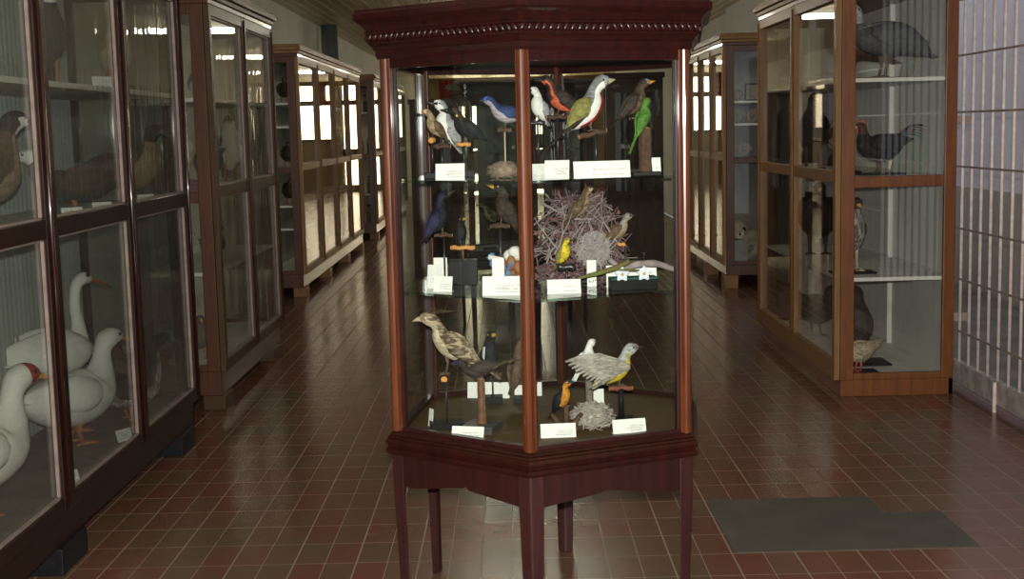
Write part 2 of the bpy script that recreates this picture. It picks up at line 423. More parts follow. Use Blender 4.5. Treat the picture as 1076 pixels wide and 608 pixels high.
cabinet('display_cabinet', 'third cabinet on the left, four doors mirroring bright windows', -2.06, 1, 13.05, 18.45, .44, 4, M_GLARE,
        [(13.1, 13.3), (14.85, 15.05), (16.6, 16.8), (18.2, 18.4)], .10, (1.95, 1.72, .93, .70), end_wd=M_LPOST, bead=False)
cabinet('display_cabinet', 'farthest cabinet on the left, red-framed end with specimen jars', -2.03, 1, 20.1, 26.0, .47, 4, M_GLARE,
        [(20.15, 20.35), (25.7, 25.9)], .10, (1.95, .70), end_wd=M_LPOST, bead=False)
cabinet('display_cabinet', 'amber wood glazed cabinet on the right with rooster and guineafowl, beside the barred gate', 1.91, -1, 7.66, 10.03, .71, 2, M_GLARE,
        None, 0.0, (1.88, .71), end_wd=M_RCAB, zf=.115, zd=.10, zg=.215, inner=mottled('white_back_panel', (.62, .62, .58), (.55, .55, .51), 3, .6), bead=False, posts=((.36, 2.26, .05), (.66, 1.2, .03)))
cabinet('display_cabinet', 'far right cabinet mirroring bright windows, skull and shells behind its end glass', 2.12, -1, 12.98, 16.3, .55, 4, M_GLARE,
        [(12.98, 13.2), (14.2, 14.4), (15.9, 16.1)], .13, (1.86, 1.64), end_wd=M_LPOST, bead=False)

# ------------------------------------------------------------------ the six-sided display case
HC_C = (.115, 4.387); HROT = rad(-7.6)
Z_FLOOR, Z_MID, Z_TOP = .662, 1.122, 1.480
def hexv(r, k, extra=0.0):
    a = rad(90 + 60 * k) + extra; return (r * math.cos(a), r * math.sin(a))
def hexpoly(r): return [hexv(r, k) for k in range(6)]
def hexrings(b, prof, mi=0):
    b.rings([[(*hexv(r, k), z) for k in range(6)] for r, z in prof], mi)
def side_frame(k, r):
    """matrix for side k (between corner k and k+1): x along the side, y outward, z up, origin mid side"""
    p, q = Vector((*hexv(r, k), 0)), Vector((*hexv(r, k + 1), 0))
    ex = (q - p).normalized(); ez = Vector((0, 0, 1)); ey = ex.cross(ez) ; mid = (p + q) / 2
    if ey.dot(mid) < 0: ey = -ey
    M = Matrix.Identity(4)
    for i in range(3): M[i][0], M[i][1], M[i][2], M[i][3] = ex[i], ey[i], ez[i], mid[i]
    return M, (q - p).length
def hex_case(loc, rz, label, group=None):
    t = thing('display_case', label, 'display case', (*loc, 0), rz, group)
    for k in range(6):                                              # legs: follow the 120 degree corner, tapering inwards
        d = Vector(hexv(1, k)); e1 = (Vector(hexv(1, k+1)) - d).normalized(); e2 = (Vector(hexv(1, k-1)) - d).normalized()
        def sec(r, w): 
            o = d * r; return [tuple(o), tuple(o + e1*w), tuple(o + e1*w*.75 + e2*w*.75 - d*w*.1), tuple(o + e2*w)]
        b = MB(); b.rings([[(x, y, z) for x, y in sec(r, w)] for r, w, z in ((.545, .034, 0), (.552, .040, .25), (.562, .047, .50), (.562, .047, .605))])
        b.build('leg', M_LEG, t, bevel=.004)
    for k in range(6):                                              # shaped aprons
        M, L = side_frame(k, .556); n = 48; b = MB(); front = []; 
        flip = (k % 2 == 0)
        def zb(u):
            if u < .44: return .487 + .026 * u / .44
            if u < .485: return .513 + .010 * math.sin((u - .44) / .045 * PI)
            if u < .95: 
                q = (u - .485) / .465; return .516 - .030 * (q*q*(3 - 2*q)) - .006*math.sin(q*PI)
            return .486
        ra = []; rb = []
        for i in range(n + 1):
            u = i / n; uu = 1 - u if flip else u; x = (u - .5) * L
            ra.append(M @ Vector((x, 0, zb(uu)))); rb.append(M @ Vector((x, 0, .606)))
        rin = [M @ Vector((((i/n) - .5)*L*.96, -.02, zb(1 - i/n if flip else i/n))) for i in range(n + 1)]
        rit = [M @ Vector((((i/n) - .5)*L*.96, -.02, .606)) for i in range(n + 1)]
        b.rings([rb, ra, rin, rit, rb], cap=False, closed=False)
        b.build('apron', M_CASED, t)
    b = MB(); hexrings(b, [(.566, .590), (.580, .594), (.584, .603), (.580, .612), (.574, .616), (.574, .622), (.582, .626), (.584, .634), (.578, .640), (.574, .643), (.576, .647), (.571, .651), (.567, .653), (.569, .657), (.562, .661), (.556, .663), (.552, .668), (.52, .668), (.50, .600)])
    b.build('base_moulding', M_CASE, t)
    b = MB().prism(hexpoly(.53), .640, Z_FLOOR); b.build('case_floor', M_BOARD, t)
    for k in range(6):
        v = Vector((*hexv(.541, k), 0)); b = MB()
        b.lathe([(.0165, .665), (.0165, 1.868)], (v.x, v.y, 0), 18)
        for kk, sgn in ((k, 1), (k - 1, -1)):
            M, L = side_frame(kk, .541)
            xa, xb = sorted((-sgn * L/2, -sgn * (L/2 - .021))); b.box((xa, -.020, .665), (xb, .006, 1.868), 0, M)
            xa, xb = sorted((-sgn * (L/2 - .020), -sgn * (L/2 - .029))); b.box((xa, -.024, .665), (xb, -.004, 1.868), 1, M)
        b.build('post', [M_POST, M_CASED], t, bevel=.002)
    for k in range(6):
        M, L = side_frame(k, .541)
        b = MB(); b.box((-L/2 + .022, -.022, .664), (L/2 - .022, .002, .680), 0, M); b.build('bottom_rail', M_CASED, t)
        b = MB(); b.box((-L/2 + .022, -.024, 1.832), (L/2 - .022, .002, 1.870), 0, M); b.build('top_rail', M_CASE, t)
        b = MB(); b.box((-L/2 + .022, -.012, .68), (L/2 - .022, -.008, 1.835), 0, M); b.build('glass_pane', M_CGLASS, t)
    for z in (Z_MID, Z_TOP):
        b = MB().prism(hexpoly(.512), z - .008, z); b.build('glass_shelf', M_SHELFG, t)
        for k in range(6):
            M, L = side_frame(k, .52); b = MB(); b.box((L/2 - .05, -.02, z - .018), (L/2 - .025, .0, z - .0085), 0, M); b.build('shelf_peg', M_IRON, t)
    b = MB(); hexrings(b, [(.53, 1.862), (.566, 1.862), (.570, 1.872), (.571, 1.886), (.577, 1.890), (.583, 1.900), (.594, 1.908), (.596, 1.914), (.592, 1.918), (.594, 1.934), (.603, 1.938), (.605, 1.944), (.601, 1.947), (.606, 1.956), (.617, 1.967), (.632, 1.976), (.637, 1.980), (.641, 1.983), (.641, 2.000), (.636, 2.003), (.634, 2.012), (.1, 2.015)])
    cn = b.build('cornice', M_CASE, t)
    b = MB().prism(hexpoly(.54), 1.866, 1.872); b.build('case_ceiling', mottled('dark_painted_board', (.10, .095, .085), (.07, .066, .06), 5, .5), t)
    b = MB()                                                        # carved slanted beads running round the cornice
    for k in range(6):
        M, L = side_frame(k, .594); n = 26; w = L / n
        for i in range(n):
            s = 1 if i >= n/2 else -1
            R = Matrix.Translation(M @ Vector((-L/2 + (i + .5) * w, .004, 1.926))) @ M.to_3x3().to_4x4() @ Matrix.Rotation(rad(40) * s * -1, 4, 'Y')
            b.ball((0, 0, 0), (w * .38, .009, .0150), 8, 6, 0, None)
            nv = len(b.v)
            for q in range(nv - 8 * 7, nv): b.v[q] = tuple(R @ Vector(b.v[q]))
    b.build('carved_beads', M_CASE, cn, smooth=True)
    return t
hex_case(HC_C, HROT, 'six-sided mahogany and glass display case full of mounted birds, standing in the foreground')

# ------------------------------------------------------------------ bird making
def feather(name, c1, c2=None, sc=45, st=(1, 1, 1), lo=.38, hi=.62, dt=.6):
    if 'plumage_' + name in MATS: return MATS['plumage_' + name]
    c2 = c2 or tuple(x*.6 for x in c1)
    mt, nt, out = _new('plumage_' + name); p = nt.nodes.new('ShaderNodeBsdfPrincipled')
    a = _noise(nt, sc, 3, stretch=st); b = _noise(nt, 120, 2, stretch=(.35, 1, 1)); c = _noise(nt, 16, 2)
    base = _mix(nt, _ramp(nt, a, lo, hi), c1, c2)
    base = _mix(nt, _ramp(nt, b, .45, .62), base, _mix(nt, dt, base, tuple(x*.3 for x in c1)))
    base = _mix(nt, _ramp(nt, c, .5, .75), base, _mix(nt, .3, base, tuple(min(1, x*1.5) for x in c1)))
    nt.links.new(base, p.inputs['Base Color']); p.inputs['Roughness'].default_value = .7; p.inputs['Specular IOR Level'].default_value = .2
    nt.links.new(_bump(nt, b, .5, .003), p.inputs['Normal']); nt.links.new(p.outputs[0], out.inputs[0]); MATS['plumage_' + name] = mt
    return mt
F = {}
def fm(n): return F[n]
F['black'] = feather('black', (.022, .022, .025), (.010, .010, .012))
F['bluebk'] = feather('blue_black', (.035, .032, .075), (.012, .012, .022), 14)
F['darkbr'] = feather('dark_brown', (.060, .042, .032), (.030, .022, .018), 40)
F['brown'] = feather('brown', (.150, .095, .055), (.085, .052, .030), 50)
F['tan'] = feather('tan', (.36, .26, .16), (.24, .17, .10), 50)
F['cream'] = feather('cream', (.56, .47, .33), (.44, .35, .22), 30)
F['white'] = feather('white', (.84, .83, .79), (.74, .73, .68), 12, dt=.12)
F['grey'] = feather('grey', (.27, .27, .27), (.18, .18, .18), 40)
F['ltgrey'] = feather('light_grey', (.42, .42, .42), (.33, .33, .33), 30)
F['guinea'] = feather('slate_speckled', (.11, .112, .118), (.065, .067, .072), 120)
F['olive'] = feather('olive_yellow', (.30, .27, .07), (.18, .17, .07), 30)
F['yellow'] = feather('yellow', (.72, .55, .03), (.58, .42, .03), 30)
F['paleyel'] = feather('pale_yellow', (.50, .47, .20), (.36, .35, .20), 30)
F['orange'] = feather('orange', (.55, .24, .03), (.42, .16, .02), 30)
F['red'] = feather('red', (.60, .05, .035), (.42, .03, .03), 30)
F['redor'] = feather('red_orange', (.66, .14, .06), (.5, .09, .04), 30)
F['green'] = feather('green', (.115, .27, .050), (.07, .17, .03), 40)
F['blue'] = feather('blue', (.030, .060, .19), (.018, .028, .08), 25)
F['ltblue'] = feather('bright_blue', (.08, .17, .50), (.05, .10, .32), 25)
F['lilac'] = feather('pale_lilac', (.46, .40, .44), (.36, .31, .35), 25)
F['streak'] = feather('streaked_buff', (.40, .31, .20), (.075, .052, .036), 75, (.35, 1.4, 1.4), .42, .55)
F['hawk'] = feather('streaked_grey_white', (.50, .46, .42), (.10, .08, .07), 42, (2.0, 2.0, .35), .42, .55)
M_BILLY = mottled('yellow_bill', (.66, .36, .05), (.55, .27, .04), 30, .4)
M_BILLO = mottled('orange_bill', (.68, .24, .03), (.55, .18, .03), 30, .4)
M_BILLD = mottled('dark_bill', (.04, .035, .033), (.03, .026, .025), 30, .4)
M_BILLP = mottled('pale_bill', (.50, .42, .30), (.4, .33, .22), 30, .4)
M_BILLR = mottled('red_bill', (.50, .10, .05), (.36, .05, .035), 30, .4)
M_EYE = mottled('glass_eye_black', (.008, .008, .008), None, 30, .08, .6)
M_EYEY = mottled('glass_eye_yellow', (.75, .55, .06), None, 30, .15, .6)
M_EYER = mottled('glass_eye_red', (.5, .06, .04), None, 30, .15, .6)
M_EYEW = mottled('glass_eye_white_ring', (.7, .7, .62), None, 30, .15, .6)
M_SHANK = mottled('dried_shank', (.14, .095, .07), (.09, .06, .045), 60, .6)
M_SHANKO = mottled('orange_shank', (.42, .17, .05), (.30, .11, .04), 60, .6)

def loft_body(t, ctrl, L, back, belly, head, throat, zones=(), name='body', n=16, hstart=.72, split=.05):
    """ctrl: (x, z, half width, half height) from rump to face, scaled by L; one continuous surface"""
    P = catmull(ctrl, 5); K = len(P); mats = []; 
    def idx(mn):
        if mn not in mats: mats.append(mn)
        return mats.index(mn)
    rs = []
    for k, (x, z, a, c) in enumerate(P):
        x0, z0 = P[max(k-1, 0)][:2]; x1, z1 = P[min(k+1, K-1)][:2]
        tt = Vector((x1 - x0, 0, z1 - z0)).normalized(); nn = Vector((-tt.z, 0, tt.x))
        a = max(a, .004); c = max(c, .004)
        rs.append([Vector((x, 0, z))*L + Vector((0, 1, 0))*(a*L*math.cos(2*PI*i/n)) + nn*(c*L*math.sin(2*PI*i/n)) for i in range(n)])
    def fmi(k, i):
        s = k / (K - 1); u = math.sin(2*PI*(i + .5)/n)
        for z in zones:
            if z[0] <= s <= z[1] and z[2] <= u <= z[3]: return idx(z[4])
        if s > hstart: return idx(head if u > -.35 else throat)
        return idx(back if u > split else belly)
    b = MB(); b.rings(rs, fmi=fmi)
    return b.build(name, [F[q] for q in mats], t, smooth=True)

def bird(name, label, px, py, y, zs, head, L, pitch=20, back='brown', belly='tan', hd=None, throat=None, wing=None, tail='same', zones=(),
         bill=.16, billm=None, billh=.05, billcurve=0.0, eye=None, taill=.5, tailw=.10, taildrop=0.0, plump=1.0, legl=.16, crest=0, tuck=.0,
         stand=('post',), cat='mounted bird', group='mounted birds in the display case', shank=None, wingl=1.0, headup=.0, hsize=1.0, wx=None):
    """(px, py) is where the body centre shows, at depth y; zs: height of the shelf under it; head: heading in degrees (0 = to the right)"""
    W = at(px, py, y) if wx is None else Vector(wx)
    t = thing(name, label, cat, (W.x, W.y, zs), rad(head), group)
    hb = W.z - zs; th = rad(pitch); ct, st = math.cos(th), math.sin(th)
    hd = hd or back; throat = throat or belly; wing = wing or back; tail = wing if tail == 'same' else tail
    billm = billm or M_BILLD; eye = eye or M_EYE; shank = shank or M_SHANK
    def R(x, z): return (x*ct - z*st, x*st + z*ct)
    base = [(-.50, .0, .03, .03), (-.40, .0, .085, .08), (-.24, -.02, .145, .15), (-.02, -.03, .19, .205), (.17, .02, .175, .185), (.30, .11, .115, .12)]
    ctrl = []
    for x, z, a, c in base:
        q = R(x, z); ctrl.append((q[0], q[1] + hb/L, a*plump, c*plump))
    nk = R(.30, .11); hp = rad(pitch * .25 + headup)
    def H(x, z): return (nk[0] + x*math.cos(hp) - z*math.sin(hp), nk[1] + hb/L + x*math.sin(hp) + z*math.cos(hp))
    for x, z, a, c in ((.065, .085, .098, .108), (.145, .135, .112, .122), (.235, .145, .08, .088), (.285, .135, .04, .045), (.30, .132, .02, .02)):
        q = H(x, z); ctrl.append((q[0], q[1], a*hsize, c*hsize))
    loft_body(t, ctrl, L, back, belly, hd, throat, zones)
    # bill
    bp = []
    for q in range(6):
        s = q / 5; p = H(.265 + bill*s, .128 - billcurve*s*s*bill); bp.append((p[0]*L, 0, p[1]*L))
    MB().tube(bp, [max(.0006, billh*L*(1 - .93*(q/5)**1.2)) for q in range(6)], 8, 0, 1.15).build('bill', billm, t, smooth=True)
    for s in (-1, 1):
        p = H(.185, .16); MB().ball((p[0]*L, s*.088*L*hsize, p[1]*L), .021*L, 8, 6).build('eye', eye, t, smooth=True)
    if crest:
        b = MB()
        for q in range(7):
            a0 = H(.16 - .02*q, .22); a1 = H(.10 - .055*q, .24 + crest*(1 - .1*q)); yy = (q % 3 - 1)*.02*L
            b.blade([(a0[0]*L, yy, a0[1]*L), ((a0[0]+a1[0])/2*L, yy, (a0[1]+a1[1])/2*L), (a1[0]*L, yy*1.5, a1[1]*L)], [.012*L, .014*L, .003*L], thick=.003*L)
        b.build('crest', F[hd], t)
    # folded wings: layered feathers lying along the flank
    for s in (-1, 1):
        b = MB(); rs = []
        for q in range(9):
            u = q / 8; x = .20 - .84*u*wingl; zc = .07 - .08*u + .02*math.sin(u*PI)
            hh = (.02, .11, .15, .155, .14, .115, .085, .05, .012)[q]; tk = (.01, .03, .035, .034, .03, .024, .02, .014, .006)[q]
            yy = s*((.135, .165, .185, .185, .165, .13, .095, .065, .045)[q]*plump)
            ring = []
            for i in range(10):
                a = 2*PI*i/10; x2, z2 = R(x, zc + hh*math.sin(a))
                ring.append((x2*L, (yy + tk*math.cos(a) - s*.35*hh*abs(math.sin(a))*(1 if math.sin(a) > 0 else .4))*L, (z2 + hb/L)*L))
            rs.append(ring)
        b.rings(rs); wb = b.build('wing', F[wing], t, smooth=True)
        q_ = MB()
        for r_ in range(5):                                            # primaries fanned along the lower edge
            x0, z0 = R(.0 - .05*r_, -.03 - .012*r_); x1, z1 = R(-.40 - .07*r_*wingl, -.07 + .028*r_); yo = (.165 - .012*r_)*plump
            q_.blade([(x0*L, s*yo*1.06*L, (z0 + hb/L)*L), ((x0*.5 + x1*.5)*L, s*yo*.98*L, (z0*.5 + z1*.5 + hb/L)*L), (x1*L, s*(.085 - .01*r_)*plump*L, (z1 + hb/L)*L)], [.022*L, .030*L, .008*L], Vector((0, 0, 1)), .004*L)
        q_.build('flight_feathers', F[tail] if tail else F[wing], wb, smooth=True)
    if tail and taill > 0:
        b = MB()
        for q in range(5):
            o = (q - 2) / 2
            pts = []
            for s in (0, .5, 1):
                x2, z2 = R(-.40 - taill*s, .02 - taildrop*s*s*taill - .004*abs(o)); pts.append((x2*L, o*(.03 + tailw*.5*s)*L, (z2 + hb/L)*L))
            b.blade(pts, [.03*L, tailw*.34*L, tailw*.20*L], thick=.006*L)
        b.build('tail', F[tail], t, smooth=True)
    # legs
    fz = (hb/L - .20*plump - legl) ; fx = R(-.02, -.15)[0]
    for s in (-1, 1):
        b = MB(); hx = fx + .0
        b.tube([(hx*L, s*.06*L, (hb/L - .13*plump)*L), ((hx - .03)*L, s*.055*L, (fz + legl*.55)*L), ((hx + .01)*L, s*.05*L, (fz + .012)*L)], [.03*L, .014*L, .011*L], 7)
        for a in (-28, 0, 28, 180):
            l = .10 if a != 180 else .07
            b.tube([((hx + .01)*L, s*.05*L, (fz + .012)*L), ((hx + .01 + l*.6*math.cos(rad(a)))*L, (s*.05 + l*.6*math.sin(rad(a)))*L, (fz + .016)*L), ((hx + .01 + l*math.cos(rad(a)))*L, (s*.05 + l*math.sin(rad(a)))*L, (fz - .004)*L)], [.010*L, .009*L, .004*L], 6)
        b.build('leg', shank, t, smooth=True)
    foot = Vector(((fx + .01)*L, 0, fz*L)); mount(t, foot, stand, head)
    return t

def mount(t, foot, stand, head):
    """stand: (kind, options...) built under the feet; local coordinates, the shelf is z = 0"""
    kind = stand[0]; o = stand[1] if len(stand) > 1 else {}
    if kind == 'none': return
    Rz = Matrix.Rotation(rad(-head), 4, 'Z')                         # keep stands square to the room unless asked
    if kind in ('post', 'stump', 'fork'):
        tw = o.get('twig', .05); tr = o.get('tr', .007); ang = rad(o.get('tang', 0)); bh = o.get('bh', .014); bw = o.get('bw', .035); bd = o.get('bd', .03)
        fx, fy, fz = foot
    if kind == 'post':
        d = Rz.to_3x3() @ Vector((math.cos(ang), math.sin(ang), o.get('tilt', 0)))
        p0 = Vector((fx, fy, fz - tr)) - d*tw; p1 = Vector((fx, fy, fz - tr)) + d*tw
        pts = [p0.lerp(p1, q/6) + Vector((0, 0, .002*math.sin(q*2.1))) for q in range(7)]
        b = MB(); b.tube(pts, [tr*(1 + .12*math.sin(q*1.7)) for q in range(7)], 9)
        pb = b.build('perch', o.get('tm', M_TWIG), t, smooth=True)
        for e, sgn in ((p0, -1), (p1, 1)):
            if o.get('cut', True): MB().tube([e, e + d*sgn*.0012], tr*.93, 9).build('cut_end', M_CUT, pb)
        px_ = Vector((fx, fy, 0)) + Rz.to_3x3() @ Vector((o.get('px', 0), 0, 0))
        MB().tube([(px_.x, px_.y, bh), (px_.x, px_.y, fz - tr)], o.get('pr', .0035), 8).build('post', o.get('pm', M_IRON), t, smooth=True)
        M = Matrix.Translation((px_.x, px_.y, 0)) @ Rz @ Matrix.Rotation(rad(o.get('brot', 0)), 4, 'Z')
        MB().box((-bw, -bd, 0), (bw, bd, bh), 0, M).build('base', o.get('bm', M_BLACK), t, bevel=.002)
    elif kind == 'stump':
        r = o.get('r', .02); n = 18; rs = []
        random.seed(int(abs(fx)*1e4) + int(fz*1e4))
        jit = [1 + .14*random.uniform(-1, 1) for _ in range(n)]
        for q in range(9):
            z = bh + (fz - bh)*q/8; k = 1.12 if q == 0 else 1 + .05*math.sin(q*2.3)
            rs.append([(fx + r*k*jit[i]*math.cos(2*PI*i/n), fy + r*k*jit[i]*math.sin(2*PI*i/n), z) for i in range(n)])
        s = MB().rings(rs).build('stump', o.get('tm', M_TWIG), t)
        MB().lathe([(r*.92, fz - .001), (r*.5, fz + .003), (.0005, fz + .003)], (fx, fy, 0), 14).build('cut_end', M_CUT, s)
        M = Matrix.Translation((fx, fy, 0)) @ Rz @ Matrix.Rotation(rad(o.get('brot', 0)), 4, 'Z')
        MB().box((-bw, -bd, 0), (bw, bd, bh), 0, M).build('base', o.get('bm', M_BLACK), t, bevel=.002)
    elif kind == 'fork':
        b = MB(); c = Rz.to_3x3()
        for sx in (-1, 1):
            b.tube([Vector((fx, fy, .004)) + c @ Vector((sx*.012, 0, 0)), Vector((fx, fy, 0)) + c @ Vector((sx*.028, .0, .028)), Vector((fx, fy, 0)) + c @ Vector((sx*.05, -.004, .058))], [.011, .010, .007], 9)
        b.tube([Vector((fx, fy, .006)) + c @ Vector((-.05, -.01, .0)), Vector((fx, fy, .006)) + c @ Vector((.055, .004, .002))], [.010, .011], 9)
        b.tube([(fx, fy, .004), (fx, fy, fz)], [.011, .008], 9)
        b.build('forked_branch', o.get('tm', M_TWIG), t, smooth=True)
    elif kind == 'plank':
        w, d, h = o.get('w', .1), o.get('d', .06), o.get('h', .015)
        MB().box((-w, -d, 0), (w, d, h), 0, Matrix.Translation((o.get('x', 0), 0, 0)) @ Matrix.Rotation(rad(o.get('rot', 0)), 4, 'Z')).build('base', o.get('bm', M_BLACK), t, bevel=.003)

# ------------------------------------------------------------------ written cards
def card(label, px, py, y, zs, w, h, yaw=0, lean=14, lines=3, dens=1.0, roll=0, xo=.35, group='written cards in the display case'):
    """(px, py): bottom middle of the card as it shows, at depth y, standing on zs; w, h in metres"""
    W = at(px, py, y)
    t = thing('label_card', label, 'card', (W.x, W.y, zs), rad(yaw), group)
    M = Matrix.Rotation(rad(-lean), 4, 'X')
    b = MB(); b.box((-w/2, 0, 0), (w/2, .0012, h), 0, M); b.box((-w/2, .0012, 0), (w/2, .0012 + h*.45, .0012), 0)
    b.build('card', M_PAPER, t)
    rng = random.Random(int(px*7 + py)); b = MB()
    def stroke(p0, p1, th):
        d = (p1 - p0); 
        if d.length < 1e-6: return
        nn = Vector((-d.y, d.x)).normalized() * th
        q = [p0 + nn, p1 + nn, p1 - nn, p0 - nn]; k = len(b.v)
        for v in q: b.v.append(tuple(M @ Vector((v.x, -.0005, v.y))))
        b.f.append((k, k+1, k+2, k+3)); b.mi.append(0)
    for ln in range(lines):
        z = h*(.50 - .30*ln/max(lines - 1, 1)) if lines > 1 else h*.4
        x = -w*(.5 - xo) + rng.uniform(-.05, .05)*w; xe = w*rng.uniform(.36, .46); prev = Vector((x, z))
        while x < xe:
            x += .0016; cur = Vector((x, z + rng.uniform(-1, 1)*h*.055))
            if rng.random() < .86: stroke(prev, cur, .0005*dens)
            prev = cur
    for ln in range(1, 5):                                             # faint printed rules
        z = h*(.95 - .09*ln); x = -w*.44
        while x < w*.44:
            stroke(Vector((x, z)), Vector((x + .002, z)), .00012); x += .004
    if b.f: b.build('handwriting', M_INK, t)
    return t

# ------------------------------------------------------------------ birds in the case
def B(name, label, px, py, y, zs, head, lpx, *a, **k): return bird(name, label, px, py, y, zs, head, lpx * y / F_PX, *a, **k)
# top shelf
B('mounted_finch', 'small pale brown finch on a round cut twig, top shelf left, above the first card', 457, 133, 4.26, Z_TOP, 188, 32, 48, 'tan', 'tan', 'cream', wing='brown', billm=M_BILLR, bill=.10, billh=.055, taill=.45,
  stand=('post', dict(tang=250, twig=.012, tr=.0085, bw=.028, bd=.022, bh=.020, tm=M_CUT)))
B('mounted_jay', 'pale grey jay with dark face mask standing upright behind the finch, top shelf', 470, 134, 4.48, Z_TOP, 195, 48, 62, 'ltgrey', 'white', 'white', wing='ltgrey', tail='grey', zones=((.78, .9, -.4, .5, 'black'),), taill=.25, bill=.2,
  stand=('post', dict(twig=.03, pr=.005, bh=.01)))
B('mounted_cacique', 'black bird with a yellow spot on its wing, leaning on an orange twig, top shelf', 490, 134, 4.33, Z_TOP, 182, 42, 34, 'darkbr', 'black', 'black', wing='black', zones=((.52, .57, -.45, .1, 'yellow'),), bill=.22, taill=.55,
  stand=('post', dict(tang=0, twig=.022, tr=.007, tm=M_CUT, bw=.035, bd=.025, bh=.022)))
B('mounted_blue_jay', 'blue bird with pale lilac breast beside the front corner post, top shelf', 531, 119, 4.30, Z_TOP, 178, 42, 14, 'blue', 'lilac', 'ltblue', throat='lilac', wing='blue', bill=.14, taill=.5, taildrop=.2,
  stand=('post', dict(twig=.02, pr=.0028, pm=M_BILLP, bw=.012, bd=.01, bh=.022, bm=M_WHITE)))
B('mounted_dove', 'white dove with red eye just right of the front corner post, top shelf', 567, 113, 4.50, Z_TOP, 215, 36, 58, 'white', 'white', wing='ltgrey', tail='black', eye=M_EYER, bill=.14, taill=.35, plump=1.05,
  stand=('post', dict(twig=.03, tr=.008, tm=M_IRON, px=.004)))
B('mounted_tanager', 'dark brown bird with orange-red throat and breast, top shelf right pane', 589, 104, 4.40, Z_TOP, 174, 46, 36, 'darkbr', 'redor', 'black', throat='redor', wing='darkbr', zones=((.35, .68, -1, -.55, 'darkbr'),), bill=.15, taill=.55,
  stand=('post', dict(twig=.035, pr=.006, bh=.012)))
B('mounted_trogon', 'large grey-headed bird with olive wing, white belly and red flank, top shelf right', 616, 115, 4.14, Z_TOP, 4, 62, 44, 'grey', 'white', 'ltgrey', throat='ltgrey', wing='olive', tail='darkbr', zones=((.18, .50, -1, -.62, 'red'), (.1, .6, -1, -.05, 'white')), bill=.13, billm=M_BILLP, billh=.05, taill=.66, tailw=.34, wingl=.85,
  stand=('post', dict(tang=14, twig=.045, tr=.0085, tilt=.2, pr=.006, bw=.03, bd=.022, px=.01)))
B('mounted_parakeet', 'bright green parakeet clinging to an upright bark stump, top shelf right', 676, 124, 4.08, Z_TOP, 50, 36, 55, 'green', 'green', bill=.09, billm=M_BILLP, billcurve=.5, taill=.85, tailw=.02, plump=.95, legl=.1,
  stand=('stump', dict(r=.0185, bw=.045, bd=.03, bh=.012)))
B('mounted_thrush', 'dark brown bird with an orange bill above the green parakeet, top shelf', 667, 107, 4.32, Z_TOP, 8, 42, 46, 'darkbr', 'brown', 'grey', wing='darkbr', billm=M_BILLO, bill=.17, taill=.5,
  stand=('post', dict(twig=.03, tr=.006, pr=.005, tm=M_IRON)))
def nest(name, label, px, py, y, zs, rx, rz, mt, strands, cat='nest', inner=None, group=None, rad_=.0011, seed=3, extra=None):
    W = at(px, py, y); t = thing(name, label, cat, (W.x, W.y, zs), 0, group)
    rng = random.Random(seed); b = MB()
    for q in range(strands):
        a = rng.uniform(0, 2*PI); r = rx * math.sqrt(rng.uniform(.12, 1)); z = rng.uniform(.08, .95)
        sc = math.sqrt(max(0, 1 - (2*abs(z - .42))**2 * .8)); c = Vector((r*sc*math.cos(a), r*sc*.8*math.sin(a), z*rz))
        d = Vector((-math.sin(a) + rng.uniform(-.7, .7), math.cos(a) + rng.uniform(-.7, .7), rng.uniform(-.5, .5))).normalized() * rx * rng.uniform(.25, .6)
        pts = [c - d*.5, c + Vector((rng.uniform(-.1, .1)*rx, rng.uniform(-.1, .1)*rx, rng.uniform(-.1, .1)*rz)), c + d*.5]
        for p in pts: p.z = max(p.z, .001)
        b.tube(pts, [rad_*.6, rad_, rad_*.5], 4)
    b.build('woven_strands', mt, t)
    c = MB(); c.ball((0, 0, rz*.45), (rx*.72, rx*.6, rz*.45), 16, 10)
    for i, p in enumerate(c.v):
        s = 1 + .12*math.sin(p[0]*190 + p[1]*70) * math.cos(p[2]*230); c.v[i] = (p[0]*s, p[1]*s, max(.0005, p[2]*s))
    c.build('nest_core', inner or mt, t, smooth=True)
    return t
M_STRAW = mottled('dry_grass', (.33, .25, .19), (.20, .14, .11), 60, .85)
M_LICHEN = mottled('grey_lichen', (.44, .40, .35), (.24, .20, .17), 70, .9)
M_PURPLE = mottled('purple_brown_twigs', (.20, .125, .125), (.11, .065, .075), 50, .85)
M_GREYTW = mottled('bleached_grey_twig', (.34, .28, .27), (.22, .175, .175), 40, .85)
M_FLUFF = mottled('grey_down', (.40, .35, .34), (.28, .23, .235), 60, .95)
M_REDLEAF = mottled('dried_red_leaf', (.26, .075, .06), (.14, .05, .05), 40, .8)
M_BLUEV = mottled('blue_ribbon', (.10, .24, .42), (.06, .15, .28), 25, .6)
M_COTTON = mottled('white_cotton', (.72, .70, .66), (.55, .53, .50), 30, .95)
M_AMBER = mottled('amber_brown', (.30, .12, .035), (.16, .055, .02), 30, .6)
nest('grass_nest', 'fluffy brown grass nest on the top shelf beside the front corner post', 530, 180, 4.16, Z_TOP, .055, .052, M_STRAW, 240)
card('white card at the left of the top shelf below the finch', 473, 189, 4.11, Z_TOP, .092, .052, -4, 12, 3, .9)
card('tilted small white card on the top shelf just right of the front corner post', 585, 184, 4.10, Z_TOP, .078, .055, -10, 14, 3, .9, xo=.45)
card('wide double white card in the middle of the right pane, top shelf', 633, 188, 3.99, Z_TOP, .175, .052, 6, 12, 2, .8)
card('narrow white card beside the bark stump at the right end of the top shelf', 690, 184, 4.12, Z_TOP, .030, .055, 10, 10, 1, .6)
card('blank pale card behind the dove, top shelf', 571, 174, 4.45, Z_TOP, .08, .035, 0, 10, 1, .5)
